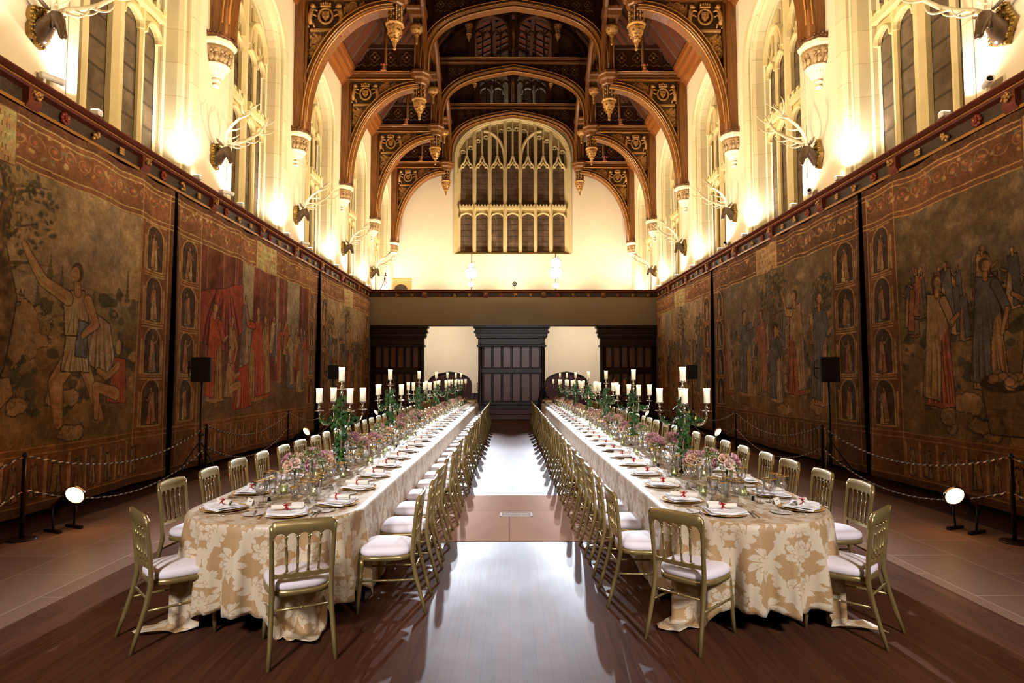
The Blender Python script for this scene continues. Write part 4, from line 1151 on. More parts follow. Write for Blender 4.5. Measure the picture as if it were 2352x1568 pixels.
def paint(C, kind):
    L, Z = C.L, C.Z; rg = C.rg
    bx = min(.85, L*.12); b0, b1 = .80, .70           # side, bottom and top border widths
    x0, x1, y0, y1 = bx, L-bx, b0, Z-b1
    W = x1-x0; H = y1-y0
    t = np.clip((C.v-y0)/H,0,1); rect = C.rect
    if kind == 'palace':
        C.c[:] = np.array((.10,.045,.03)); C.put(np.ones_like(C.u), (.12,.04,.028), .6+1.1*(C.n1-.3)+.4*C.n3)
        for fx, w in ((.34,.10),(.62,.045),(.80,.13)):
            C.put(C.poly([(x0+W*(fx-w/2),y0+H*.35),(x0+W*(fx+w/2),y0+H*.35),(x0+W*(fx+w/2),y1),(x0+W*(fx-w/2),y1)]), (.24,.24,.20), .45+.9*C.n2)
            for k in range(40): C.put(C.ell(x0+W*fx+rg.uniform(-.5,.5)*W*w,y0+H*rg.uniform(.35,.55),.04,.03), (.08,.08,.05), None, .7)
        for fx in (.05,.14,.24,.45,.52,.70,.92):
            X_ = x0+W*fx; cl = (.17,.08,.05) if rg.rand()<.6 else (.08,.07,.09)
            C.put(rect(X_-.10,X_+.10,y0+H*.2,y1), cl, .8+.5*(C.n3-.5)); C.put(rect(X_-.10,X_-.085,y0+H*.2,y1), DARK); C.put(rect(X_+.085,X_+.10,y0+H*.2,y1), DARK); C.put(rect(X_-.05,X_-.03,y0+H*.2,y1), tuple(q*1.7 for q in cl))
        drape(C, [(x0,y1-.9),(x0+W*.30,y1-.5),(x0+W*.30,y0+H*.55),(x0+W*.18,y0+H*.4),(x0,y0+H*.45)], (.22,.05,.035), 11)
        C.put(C.poly([(x0,y0),(x1,y0),(x1,y0+H*.2),(x0,y0+H*.25)]), (.14,.10,.065), .6+.8*C.n2)
        for k in range(9): C.put(C.line([(x0,y0+H*.025*k),(x1,y0+H*.021*k)], .006), (.07,.045,.03))
        pal = [((.34,.07,.04),(.30,.20,.10)),((.30,.19,.09),(.36,.07,.04)),((.10,.11,.15),(.33,.25,.15)),((.36,.26,.14),(.14,.13,.14))]
    else:
        sky = np.array((.42,.32,.18))[None,None]*(1-t[...,None]) + np.array((.26,.22,.15))[None,None]*t[...,None]
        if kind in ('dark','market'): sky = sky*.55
        C.c = sky*(.62+.5*C.n1+.25*C.n3)[...,None]
        C.put(np.clip((C.n1-.52)*6,0,1)*(t>.62), (.11,.12,.13), None, .65); C.put(np.clip((C.n2-.58)*6,0,1)*(t>.5), (.42,.34,.22), None, .4)
        for k in range(4):       # receding hills
            yb = y0+H*(.60-.10*k); prof = yb + .4*(np.interp(C.u[0], np.linspace(0,L,9), rg.rand(9))-.5) + .2*(C.n2[0]-.5)
            col = ((.19,.17,.12),(.17,.15,.08),(.21,.15,.08),(.17,.12,.065))[k]
            C.put(np.clip((prof[None,:]-C.v)*30,0,1)*np.clip(1-(prof[None,:]-C.v)*30+1.2,0,1), DARK, None, .7); C.put(np.clip((prof[None,:]-C.v-.015)*30,0,1), col, .35+1.3*C.n2)
        for k in range(240):
            cx = rg.uniform(x0,x1); cy = rg.uniform(y0+H*.12,y0+H*.62); r = rg.uniform(.03,.10)
            C.put(C.ell(cx,cy,r*1.4,r,0,.6), (.05,.055,.035) if k%3 else (.30,.22,.12), .5+.9*C.n3, .85)
        for k in range(16):       # far cypresses
            cx = rg.uniform(x0,x1); cy = y0+H*rg.uniform(.50,.62); hh = rg.uniform(.12,.30)
            for j in range(7): C.put(C.ell(cx,cy+hh*j/4,.05*(1.15-j/7),hh*.16,0,.6), (.08,.085,.055), .6+.8*C.n3)
        for k in range(12): rock(C, rg.uniform(x0,x1), rg.uniform(y0,y0+H*.22), rg.uniform(.12,.34), rg.uniform(.08,.2))
        for k in range(500):      # leaves and grass strokes in the foreground
            cx = rg.uniform(x0,x1); cy = rg.uniform(y0,y0+H*.20); C.put(C.line([(cx,cy),(cx+rg.uniform(-.05,.05),cy+rg.uniform(.03,.12))], .010,.004), ((.30,.23,.12),(.05,.06,.04),(.14,.15,.09))[k%3], None, .8)
        pal = [((.32,.22,.12),(.12,.13,.15)),((.30,.10,.06),(.32,.24,.14)),((.36,.28,.18),(.11,.12,.14)),((.19,.15,.09),(.32,.14,.08))]
    def fg(fx, fy, fh, p, f=1, a=0): figure(C, x0+W*fx, y0+H*fy, H*fh, pal[p][0], pal[p][1], f, a)
    if kind == 'hunt':           # striding man with an arm raised beside a gnarled tree, seated companion
        rock(C, x0+W*.60, y0+H*.42, .55, .38); tree(C, x0+W*.58, y0+H*.30, H*.74, .80)
        fg(.28,.10,.60,1,1,2); fg(.10,.14,.50,0,1,0); fg(.42,.16,.42,3,1,1); strider(C, x0+W*.775, y0+H*.06, H*.64); sitter(C, x0+W*.93, y0+H*.07, H*.42, (.33,.08,.05))
    elif kind == 'palace':
        for fx, fy, fh, p, f, a in ((.73,.42,.28,1,-1,0),(.57,.40,.3,2,1,1),(.33,.30,.50,3,1,0),(.66,.2,.48,1,1,1),(.22,.14,.50,0,1,2),(.78,.16,.50,2,-1,0),(.10,.10,.60,1,1,0),(.90,.12,.55,3,-1,2),(.50,.10,.60,0,-1,0),(.42,.08,.66,1,-1,1),(.85,.3,.35,0,1,0),(.96,.2,.45,1,-1,0)): fg(fx,fy,fh,p,f,a)
        drape(C, [(x0+W*.24,y0+H*.04),(x0+W*.40,y0+H*.06),(x0+W*.36,y0+H*.34),(x0+W*.28,y0+H*.30)], (.40,.05,.03), 8); sitter(C, x0+W*.20, y0+H*.05, H*.45, (.30,.20,.10), 1)
    elif kind == 'market':       # crowd with a big basket
        for k in range(34): fg(rg.uniform(.03,.97), rg.uniform(.36,.52), rg.uniform(.2,.27), k%4, 1 if k%2 else -1, k%3)
        for fx, fy, fh, p, f, a in ((.42,.22,.5,2,-1,0),(.55,.2,.52,3,1,1),(.66,.22,.48,0,-1,2),(.30,.20,.52,0,1,2),(.14,.12,.58,1,1,0),(.90,.08,.72,0,-1,1),(.78,.06,.86,3,-1,0)): fg(fx,fy,fh,p,f,a)
        bxx, by = x0+W*.33, y0+H*.04; bk = [(bxx-.34,by+.62),(bxx+.38,by+.62),(bxx+.28,by),(bxx-.24,by)]
        C.put(C.poly(grow(bk,.02)), DARK); C.put(C.poly(bk), (.15,.105,.06), .5+.9*C.n3); C.put(C.ell(bxx,by+.64,.38,.14), (.05,.035,.025))
        for k in range(7): C.put(C.line([(bxx-.32+.01*k,by+.54-.08*k),(bxx+.35-.01*k,by+.54-.08*k)], .008), DARK, None, .7)
        for k in range(16): p = (bxx+rg.uniform(-.26,.26), by+.66+rg.uniform(-.06,.10)); C.put(C.ell(p[0],p[1],.10,.07,0,.2), DARK); C.put(C.ell(p[0],p[1],.088,.058,0,.2), (.36,.24,.14), .7+.5*C.n3)
    else:
        tree(C, x0+W*.45, y0+H*.2, H*.9, .75); tree(C, x0+W*.05, y0+H*.3, H*.6, .5)
        for k in range(8): fg(rg.uniform(.05,.95), rg.uniform(.36,.45), rg.uniform(.2,.28), k%4, 1 if k%2 else -1, k%3)
        for k in range(6): fg(.08+.17*k+rg.uniform(-.03,.03), rg.uniform(.06,.14), rg.uniform(.52,.70), k%4, 1 if k%2 else -1, k%3)
    # borders
    BR = (.17,.085,.045) if kind != 'dark' else (.12,.07,.04); GO = (.46,.30,.15)
    bm = np.ones_like(C.u); m_, w_ = rect(x0,x1,y0,y1); bm[w_] -= m_; C.put(bm, BR, .6+.8*C.n2)
    for e in (rect(0,L,0,.10),rect(0,L,Z-.10,Z),rect(0,.09,0,Z),rect(L-.09,L,0,Z)): C.put(e, (.10,.05,.032), .8+.4*C.n3)
    for yy in (Z-.115, Z-.19, y1+.09, y1+.01): C.put((np.abs(C.v-yy-.008*np.sin(C.u*3.1))<.009).astype(float), GO)
    for yy in (.11, y0-.02, y0-.10): C.put((np.abs(C.v-yy)<.009).astype(float), (.30,.18,.09))
    for xx in (.10, bx-.02, L-.10, L-bx+.02): C.put(rect(xx-.009,xx+.009,.1,Z-.1), GO, None, .8)
    k = .2; j = 0
    while k < L-.2:          # scrolling leaves in the top border
        yc = y1+.36; s_ = 1 if j%2 else -1
        C.put(C.line([(k+.13*math.cos(q*.5)*(1-q*.055), yc+s_*.11*math.sin(q*.5)*(1-q*.055)) for q in range(15)], .012,.007), GO, .6+.6*C.n3, .9)
        for q in range(4): C.put(C.ell(k+rg.uniform(-.13,.13), yc+rg.uniform(-.15,.15), .045,.028, rg.uniform(-1,1),.6), (.40,.27,.14) if q%2 else (.13,.14,.10), .6+.8*C.n3, .85)
        C.put(C.ell(k,yc,.032,.032), (.36,.12,.07)); k += .27; j += 1
    for cx in (bx/2+.03, L-bx/2-.03):     # niches with small figures in the side borders
        nh = H/4; q_ = bx*.27
        for j in range(4):
            yb = y0+j*nh+.06; arch = [(cx+q_*math.cos(a_*PI/8), yb+nh*.62+q_*math.sin(a_*PI/8)) for a_ in range(9)]
            fr = [(cx+q_,yb)]+arch+[(cx-q_,yb)]
            C.put(C.poly(fr,.004), (.07,.05,.04), .6+.7*C.n3); C.put(C.line(fr+[fr[0]], .017), GO, .6+.6*C.n3)
            for e in (-1,1): C.put(rect(cx+e*q_*1.22-.02,cx+e*q_*1.22+.02,yb,yb+nh*.66), (.36,.26,.14), .6+.6*C.n3)
            figure(C, cx, yb+.02, nh*.74, ((.38,.30,.18),(.32,.13,.08),(.18,.20,.18),(.40,.32,.20))[(j+int(cx>1))%4], (.28,.17,.10), 1 if j%2 else -1, j%3)
            for z_ in (.90,.95): C.put(rect(cx-bx*.34,cx+bx*.34,yb+nh*z_-.01,yb+nh*z_+.008), GO, .6+.6*C.n3)
    k = bx; j = 0
    while k < L-bx:          # arcaded panels along the bottom border
        C.put(rect(k,k+.05,.15,y0-.13), (.32,.21,.12), .5+.9*C.n3); C.put(rect(k+.05,k+.06,.15,y0-.13), DARK)
        figure(C, k+.18, .17, .46, ((.36,.25,.15),(.15,.14,.11),(.30,.13,.08))[j%3], (.22,.15,.09), 1 if j%2 else -1, j%3); k += .33; j += 1
    cx = L/2; C.put(rect(cx-.62,cx+.62,y1-.04,Z-.08), (.46,.33,.18), .7+.5*C.n3)      # inscription tablet: woven strokes
    for e in (rect(cx-.62,cx+.62,y1-.04,y1-.025),rect(cx-.62,cx+.62,Z-.095,Z-.08),rect(cx-.62,cx-.605,y1-.04,Z-.08),rect(cx+.605,cx+.62,y1-.04,Z-.08)): C.put(e, (.14,.08,.05))
    for j in range(5):
        yy = Z-.18-.125*j; xx = cx-.54
        while xx < cx+.5:
            w_ = rg.uniform(.02,.06); C.put(rect(xx,xx+w_*.35,yy-.035,yy+.03), (.12,.07,.045), None, .85); C.put(rect(xx,xx+w_*.7,yy+(.02 if rg.rand()<.5 else -.035),yy+(.03 if rg.rand()<.5 else -.02)), (.12,.07,.045), None, .8); xx += w_+.025
    C.c *= (.70+.6*C.n3)[...,None]*(.8+.4*C.n1)[...,None]
    g = C.c.mean(2, keepdims=True); C.c = (C.c*.85+g*.15)*np.array((1.80,1.42,1.08))  # warm gain puts amber bounce light into the colour
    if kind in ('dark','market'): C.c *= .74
    C.c = np.clip(C.c, .004, .6)
def hang_tapestry(sgn, W, ya, yb, kind, seed, label, zt=4.93, zb=.10, nw=620, nh=400, flip=False):
    L = yb-ya; Z = zt-zb
    C = Canvas(nw, nh, L, Z, seed); paint(C, kind)
    c = C.c[:, ::-1] if flip else C.c
    U, V = C.u, C.v
    rg = np.random.RandomState(seed+9)
    wav = .035*np.sin(U*2*PI/2.3+seed)*(.4+.6*(1-V/Z)) + .018*np.sin(U*2*PI/.9+V*.8)
    x = W - sgn*(.10+wav); y = ya+U; sag = -.03*np.abs(np.sin(U*PI/1.15))*(V/Z)
    z = zb+V+sag
    co = np.stack([x,y,z],-1).reshape(-1,3)
    idx = np.arange(nw*nh).reshape(nh,nw)
    q0 = np.stack([idx[:-1,:-1],idx[:-1,1:],idx[1:,1:],idx[1:,:-1]],-1).reshape(-1,4)
    # back layer and hem give the cloth its thickness
    b = []; rim = list(idx[0,:])+list(idx[:,-1])[1:]+list(idx[-1,::-1])[1:]+list(idx[::-1,0])[1:-1]
    nb = len(co); back = co[rim].copy(); back[:,0] += sgn*.02; co = np.vstack([co, back]); n = len(rim)
    q1 = np.array([[rim[i],rim[(i+1)%n],nb+(i+1)%n,nb+i] for i in range(n)])
    q = np.vstack([q0,q1])
    me = bpy.data.meshes.new('tapestry'); me.vertices.add(len(co)); me.vertices.foreach_set('co', co.ravel())
    me.loops.add(len(q)*4); me.loops.foreach_set('vertex_index', q.ravel().astype(np.int32))
    me.polygons.add(len(q)); me.polygons.foreach_set('loop_start', np.arange(0,len(q)*4,4,dtype=np.int32))
    try: me.polygons.foreach_set('loop_total', np.full(len(q),4,dtype=np.int32))
    except Exception: pass
    me.update(calc_edges=True)
    ca = me.color_attributes.new('Weave','FLOAT_COLOR','POINT')
    col = np.ones((len(co),4)); col[:nw*nh,:3] = c.reshape(-1,3); col[nw*nh:,:3] = (.05,.03,.02)
    ca.data.foreach_set('color', col.astype(np.float32).ravel())
    me.polygons.foreach_set('use_smooth', np.ones(len(q),bool))
    me.materials.append(M['tapestry'])
    o = bpy.data.objects.new('tapestry', me); COL.objects.link(o)
    tag(o, label, 'tapestry', 'wall tapestries')
hang_tapestry(-1, WL, 2.5, 10.28, 'hunt', 11, 'wide tapestry on the left wall with a striding man and a tree, nearest the camera', nw=860, nh=540)
hang_tapestry(-1, WL, 10.45, 18.18, 'palace', 22, 'reddish palace scene tapestry with robed figures, middle of the left wall')
hang_tapestry(-1, WL, 18.42, 25.0, 'wood', 33, 'brown landscape tapestry on the left wall beside the oak screen', nw=420, nh=300)
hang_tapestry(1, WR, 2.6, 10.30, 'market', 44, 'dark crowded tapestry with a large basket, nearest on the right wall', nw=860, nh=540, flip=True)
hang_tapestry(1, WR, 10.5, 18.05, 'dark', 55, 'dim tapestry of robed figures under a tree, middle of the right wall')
hang_tapestry(1, WR, 18.3, 25.0, 'wood', 66, 'brown landscape tapestry on the right wall beside the oak screen', nw=420, nh=300)
# ---------------------------------------------------------------- gilt spindle-back chairs (sitter faces +y, seat centre at the origin)
def back_y(z):       # rake of the back posts
    t = max(0, z-.40); return -.205 - .05*t - .12*t*t
def seat_ring(k, z, n=28):
    pts = []
    for i in range(n):
        a = 2*PI*i/n; c, s = math.cos(a), math.sin(a)
        x = math.copysign(abs(c)**.62, c); y = math.copysign(abs(s)**.62, s)
        w = .205 + .018*y
        pts.append((x*w*k, y*.205*k, z))
    return pts
def cushion_mb(n=28):
    m = MB(); m.loft([seat_ring(.955,.418,n), seat_ring(.985,.430,n), seat_ring(1.0,.446,n), seat_ring(.96,.466,n), seat_ring(.82,.480,n), seat_ring(.45,.489,n)], smooth=True, cap=True); return m
def seatframe_mb(n=28):
    m = MB(); m.loft([seat_ring(.93,.382,n), seat_ring(1.0,.386,n), seat_ring(1.01,.402,n), seat_ring(.995,.418,n), seat_ring(.9,.42,n)], smooth=True, cap=True); return m
def rear_leg_mb(s, n=8):
    pts = [(s*.195,-.315,0),(s*.187,-.278,.12),(s*.180,-.235,.27),(s*.176,-.208,.40)]
    pts += [(s*(.176+.012*(z-.4)/.45), back_y(z), z) for z in (.48,.58,.68,.78,.83)]
    m = MB(); m.tube(pts, [.0125,.0145,.0165,.0175,.0165,.0155,.015,.015,.0155], n); return m
def front_leg_mb(s, n=8):
    m = MB(); P0 = Vector((s*.172,.165,.39)); P1 = Vector((s*.192,.190,0))
    pr = [(0,.017),(.10,.0175),(.33,.0155),(.35,.0205),(.37,.0135),(.39,.021),(.41,.0145),(.45,.0185),(.75,.0155),(1,.0125)] if n > 5 else [(0,.017),(.4,.018),(1,.012)]
    m.tube([P0.lerp(P1,t) for t,_ in pr], [r for _,r in pr], n); return m
def rail_mb(full=True):
    """scalloped top rail"""
    m = MB(); N = 50 if full else 15; W = .197; v = []
    for i in range(N+1):
        x = -W + 2*W*i/N; u = x/W
        zt = .868 - .012*u*u - (.030*max(0,(abs(u)-.86)/.14)**2.2)
        t = (abs(x)-0)/(.345/5); q = ((x+.1725)/(.345/5)) % 1*2-1
        if abs(x) < .1725: zb = .748 + .036*math.sqrt(max(0,1-q*q))
        else: zb = .745
        yc = -.014*(1-u*u)
        yb, yt_ = back_y(zb)+yc, back_y(zt)+yc
        ym = back_y(.792)+yc; v += [(x,yb+.012,zb),(x,ym+.013,.792),(x,yt_+.016,zt-.01),(x,yt_+.006,zt),(x,yt_-.012,zt-.003),(x,ym-.013,.792),(x,yb-.012,zb)]
    f = []
    for i in range(N):
        for k in range(7):
            q = (k+1)%7; f.append((i*7+k,i*7+q,(i+1)*7+q,(i+1)*7+k))
    f.append(tuple(range(7))); f.append(tuple(reversed(range(N*7,N*7+7))))
    m.add(v, f, 0, False)
    for k in range(len(m.s)):
        if k < N*7 and k % 7 in (1,2,3,4): m.s[k] = True
    return m
SPX = (-.1035,-.0345,.0345,.1035)
def lower_rail_mb(full=True):
    m = MB(); N = 50 if full else 10; W = .178; v = []
    for i in range(N+1):
        x = -W+2*W*i/N; q = ((x+.1725)/.069) % 1*2-1
        zt = .545 - .018*math.sqrt(max(0,1-q*q)) if abs(x) < .1725 else .54
        zb = .502+.004*(x/W)**2; yc = -.010*(1-(x/W)**2); y = back_y(.52)+yc
        v += [(x,y+.009,zb),(x,y+.009,zt),(x,y-.009,zt),(x,y-.009,zb)]
    f = []
    for i in range(N):
        for k in range(4):
            q = (k+1)%4; f.append((i*4+k,i*4+q,(i+1)*4+q,(i+1)*4+k))
    f.append((0,1,2,3)); f.append((N*4+3,N*4+2,N*4+1,N*4))
    m.add(v, f); return m
def spindle_mb(x, n=6):
    m = MB(); z0, z1 = .54, .762; c = 1-(x/.19)**2
    P0 = Vector((x*.9, back_y(z0)-.010*c, z0)); P1 = Vector((x, back_y(z1)-.012*c, z1))
    pr = [(0,.0095),(.05,.008),(.10,.0065),(.20,.007),(.22,.011),(.24,.007),(.5,.0105),(.70,.007),(.72,.011),(.74,.007),(.85,.006),(.96,.010),(1,.013)]
    m.tube([P0.lerp(P1,t) for t,_ in pr], [r for _,r in pr], n); return m
def stretcher_mb(a, b, n=6, bead=True):
    m = MB(); A, B = Vector(a), Vector(b)
    pr = [(0,.008),(.47,.0085),(.49,.0085),(.495,.012),(.505,.012),(.51,.0085),(.53,.0085),(1,.008)] if bead else [(0,.008),(1,.008)]
    m.tube([A.lerp(B,t) for t,_ in pr], [r for _,r in pr], n); return m
def make_chair():
    o = thing('spindle_back_chair', '', 'chair')
    cushion_mb().obj('seat', M['seat'], o); seatframe_mb().obj('seat_frame', M['gold'], o)
    for s in (-1,1):
        rear_leg_mb(s).obj('leg', M['gold'], o); front_leg_mb(s).obj('leg', M['gold'], o)
        stretcher_mb((s*.181,-.245,.245),(s*.183,.178,.235)).obj('stretcher', M['gold'], o)
    stretcher_mb((-.182,.176,.31),(.182,.176,.31)).obj('stretcher', M['gold'], o)
    stretcher_mb((-.179,-.222,.315),(.179,-.222,.315)).obj('stretcher', M['gold'], o)
    rail_mb().obj('top_rail', M['gold'], o); lower_rail_mb().obj('lower_rail', M['gold'], o)
    for x in SPX: spindle_mb(x).obj('spindle', M['gold'], o)
    return o
def make_far_chair():
    o = thing('spindle_back_chair', '', 'chair')
    cushion_mb(14).obj('seat', M['seat'], o)
    m = seatframe_mb(14)
    for s in (-1,1):
        for q_ in (front_leg_mb(s,5), stretcher_mb((s*.181,-.245,.245),(s*.183,.178,.235),4,False)): m.add(q_.v, q_.f, 0, True)
    m.obj('frame', M['gold'], o)
    b = rail_mb(False)
    for s in (-1,1): q_ = rear_leg_mb(s,5); b.add(q_.v, q_.f, 0, True)
    q_ = lower_rail_mb(False); b.add(q_.v, q_.f)
    for x in SPX: q_ = spindle_mb(x,4); b.add(q_.v, q_.f, 0, True)
    b.obj('backrest', M['gold'], o)
    return o
c1 = Stamp(make_chair()); c2 = Stamp(make_far_chair())
CH = []          # (x, y, rz) of all chairs
def place(x, y, rz, label, group):
    (c1 if y < 10.6 else c2)((x,y,0), rz, label, group)
def face(dx, dy): return math.atan2(-dx, dy)
# table frames: centre x, half width, y range
TL = dict(cx=-1.765, hw=.64, y0=4.16, y1=22.75, side='left'); TRT = dict(cx=1.79, hw=.62, y0=4.17, y1=22.75, side='right')
LA = [4.80+.66*i for i in range(27)]; LO = [5.32+.64*i for i in range(28)]
RA_ = [4.92+.655*i for i in range(27)]; RO = [5.20+.645*i for i in range(28)]
for i, y in enumerate(LA): place(-.93+rnd.uniform(-.015,.015), y+rnd.uniform(-.02,.02), face(-1,rnd.uniform(-.05,.05)), '%s gilt chair from the near end on the aisle side of the left table' % ORD[i], 'chairs on the aisle side of the left table')
for i, y in enumerate(LO): place(-2.66+rnd.uniform(-.015,.015), y+rnd.uniform(-.02,.02), face(1,rnd.uniform(-.06,.06)), '%s gilt chair from the near end on the wall side of the left table' % ORD[i], 'chairs on the wall side of the left table')
for i, y in enumerate(RA_): place(1.04+rnd.uniform(-.015,.015), y+rnd.uniform(-.02,.02), face(1,rnd.uniform(-.05,.05)), '%s gilt chair from the near end on the aisle side of the right table' % ORD[i], 'chairs on the aisle side of the right table')
for i, y in enumerate(RO): place(2.72+rnd.uniform(-.015,.015), y+rnd.uniform(-.02,.02), face(-1,rnd.uniform(-.06,.06)), '%s gilt chair from the near end on the wall side of the right table' % ORD[i], 'chairs on the wall side of the right table')
G2 = 'chairs around the near table ends'
def end_chair(fx, fy, gx, gy, dx, dy, label):
    """(fx,fy),(gx,gy): rear feet"""
    l = math.hypot(dx,dy); dx/=l; dy/=l
    mx, my = (fx+gx)/2, (fy+gy)/2
    place(mx+dx*.305, my+dy*.305, face(dx,dy), label, G2)
end_chair(-1.42,3.72,-1.09,3.90, -.42,.90, 'gilt chair seen from behind at the near end of the left table')
end_chair(-2.37,3.94,-2.64,4.23, .72,.69, 'gilt chair turned half sideways at the outer corner of the left table')
end_chair(1.18,3.90,.93,4.18, .70,.72, 'gilt chair seen from behind at the near end of the right table')
end_chair(2.42,3.97,2.67,4.27, -.70,.72, 'gilt chair turned half sideways at the outer corner of the right table')
place(-1.42, 23.05, face(0,-1), 'gilt chair at the far end of the left table, facing the camera', 'chairs at the far table ends')
place(-2.9, 23.2, face(.3,-1), 'gilt chair standing apart beyond the far end of the left table', 'chairs at the far table ends')
place(1.45, 23.05, face(0,-1), 'gilt chair at the far end of the right table, facing the camera', 'chairs at the far table ends')
# ---------------------------------------------------------------- long tables with draped damask
TZ = .75
def stad(cx, hw, y0, y1, off=0.0):
    """closed outline of a long table with rounded ends; list of (x, y, nx, ny, zone, s)"""
    pts = []; dn = .62; e = 2.1
    def endp(yb, sg):
        n = 72 if sg < 0 else 24
        for i in range(n+1):
            a = PI*i/n          # 0..PI
            c, s = math.cos(a), math.sin(a)
            x = math.copysign(abs(c)**(2/e), c)*hw; d = abs(s)**(2/e)*dn
            yield x, d, a
    ring = []
    for x, d, a in endp(y0, -1): ring.append((cx+(-x if True else x), y0+dn-d, 'near', a))      # left -> right along the near end
    ns = int((y1-y0-2*dn)/.07)
    for i in range(1, ns): ring.append((cx+hw, y0+dn+(y1-y0-2*dn)*i/ns, 'right', 0))
    for x, d, a in endp(y1, 1): ring.append((cx+x, y1-dn+d, 'far', a))
    for i in range(1, ns): ring.append((cx-hw, y1-dn-(y1-y0-2*dn)*i/ns, 'left', 0))
    out = []; n = len(ring); s = 0
    for i in range(n):
        p, q = ring[i-1], ring[(i+1)%n]
        dx, dy = q[0]-p[0], q[1]-p[1]; l = math.hypot(dx,dy) or 1
        if i: s += math.hypot(ring[i][0]-ring[i-1][0], ring[i][1]-ring[i-1][1])
        out.append((ring[i][0], ring[i][1], dy/l, -dx/l, ring[i][2], ring[i][3], s))
    return out
def tablecloth(T, seed, tails, label):
    rg = random.Random(seed); ring = stad(T['cx'], T['hw'], T['y0'], T['y1']); n = len(ring)
    v = []; uv = []; f = []
    ph = [rg.uniform(0,6) for _ in range(6)]
    rows = [(-.05,TZ+.002),(0.0,TZ)]        # inner ring, edge
    K = 20
    def drop(i):
        x, y, nx, ny, zone, a, s = ring[i]
        L = .72
        if zone == 'near':
            L = .58 + .03*math.sin(a*7+ph[0])
            for (ta, ln, wd) in tails: L = max(L, .58+ln*math.exp(-((a-ta)/wd)**2))
            L = max(L, .73 - 1.4*min(a, PI-a)) if min(a,PI-a) < .25 else L
        return L
    for k in range(K+2):
        for i in range(n):
            x, y, nx, ny, zone, a, s = ring[i]
            if k == 0: v.append((x-nx*.03, y-ny*.03, TZ+.001)); uv.append((x-nx*.03, y-ny*.03)); continue
            t = (k-1)/K; L = drop(i); d = L*t
            amp = (.050 if zone == 'near' else .03 if zone == 'far' else .010)*min(1, d/.45)
            fr = 25 if zone in ('near','far') else 9
            w = math.sin(s*fr+ph[1]) + .5*math.sin(s*fr*2.3+ph[2]) + .35*math.sin(s*fr*.43+ph[3])
            out = .012 + .02*t*(1 if zone in ('near','far') else .15) + amp*w
            z = TZ - d + .006*math.sin(s*40)*t
            if d < .03: out *= d/.03; z = TZ - d*d/.03*.5 if d < .03 else z
            if z < .015:        # the surplus spreads on the boards
                ex = .015 - z; out += ex*.9; z = .012 + .03*abs(math.sin(ex*22+s*9))*min(1, ex*8)
                x += ex*.22*math.sin(s*5+ph[4])
            v.append((x+nx*out, y+ny*out, z)); uv.append((s, -d+T['y0']))
    for k in range(K+1):
        for i in range(n):
            j = (i+1)%n; f.append((k*n+i, (k+1)*n+i, (k+1)*n+j, k*n+j))
    # top: strips between the two long sides so the weave runs straight
    top = [i for i in range(n)]
    f.append(tuple(range(n)))
    me = bpy.data.meshes.new('tablecloth'); me.from_pydata(v, [], f); me.materials.append(M['damask'])
    L = me.uv_layers.new(name='UVMap')
    for p in me.polygons:
        p.use_smooth = True
        ring_face = len(p.vertices) == 4
        if not ring_face: p.use_smooth = False
        for li, vi in zip(p.loop_indices, p.vertices):
            u_, v_ = uv[vi]
            if ring_face and abs(max(uv[q][0] for q in p.vertices)-min(uv[q][0] for q in p.vertices)) > 5 and vi >= n and u_ < 5: u_ += ring[-1][6]
            L.data[li].uv = (u_, v_)
    o = bpy.data.objects.new('tablecloth', me); COL.objects.link(o)
    sd = o.modifiers.new('thickness','SOLIDIFY'); sd.thickness = .002; sd.offset = -1
    tag(o, label, 'tablecloth', 'damask tablecloths')
def table(T, label):
    o = thing('banquet_table', label, 'table', (T['cx'],0,0))
    m = MB(); rg = stad(0, T['hw']-.03, T['y0']+.03, T['y1']-.03); poly = [(p[0],p[1]) for p in rg][::2]
    m.prism(poly, lambda a,b,t: (a,b,t), TZ-.035, TZ-.004); m.obj('tabletop', M['oak_dark'], o)
    y = T['y0']+.30
    while y < T['y1']:
        for s in (-1,1):
            l = MB(); x = s*(T['hw']-.16)
            l.tube([(x,y,0),(x,y,TZ-.035)], .02, 8); l.blob((x,y,.012), (.028,.028,.012), 8, 4)
            l.obj('leg', M['black'], o)
        y += 2.45
tablecloth(TL, 3, ((.66,.36,.26),(2.12,.40,.24)), 'gold and cream damask cloth draped over the long left table')
tablecloth(TRT, 8, ((.62,.44,.22),(2.5,.38,.20)), 'gold and cream damask cloth draped over the long right table')
table(TL, 'long left banquet table, hidden under its damask cloth'); table(TRT, 'long right banquet table, a black leg showing under its damask cloth')

# ---------------------------------------------------------------- tableware (diner faces +y: origin at the plate centre, on the cloth)
def dish(r, h, mat, rim=None, n=32):
    m = MB(); m.lathe([(0,.002),(r*.55,.002),(r*.62,.0),(r*.64,.003),(r*.72,h*.55),(r*.985,h*.92)], n, mat=0, cap=False)
    m.lathe([(r*.985,h*.92),(r,h*.98),(r*.99,h*1.05),(r*.97,h)], n, mat=1, cap=False)
    m.lathe([(r*.97,h),(r*.70,h*.7),(r*.62,.0055),(0,.0055)], n, mat=0, cap=False)
    return m, [mat, rim or mat]
def proto(name, cat, label, group=None): return thing(name, label, cat, (0,0,0), 0, group)
def P_charger():
    o = proto('charger_plate','plate',''); m, mt = dish(.165,.014,M['charger'],M['gold_rim']); m.obj('base', mt, o)
    return o
def single(name, cat, m, mats):
    o = m.obj(name, mats); tag(o, None, cat); return o
m, mt = dish(.165,.014,M['charger'],M['gold_rim']); pr_charger = single('charger_plate','plate', m, mt)
m, mt = dish(.135,.012,M['porcelain'],M['gold_rim']); pr_dinner = single('dinner_plate','plate', m, mt)
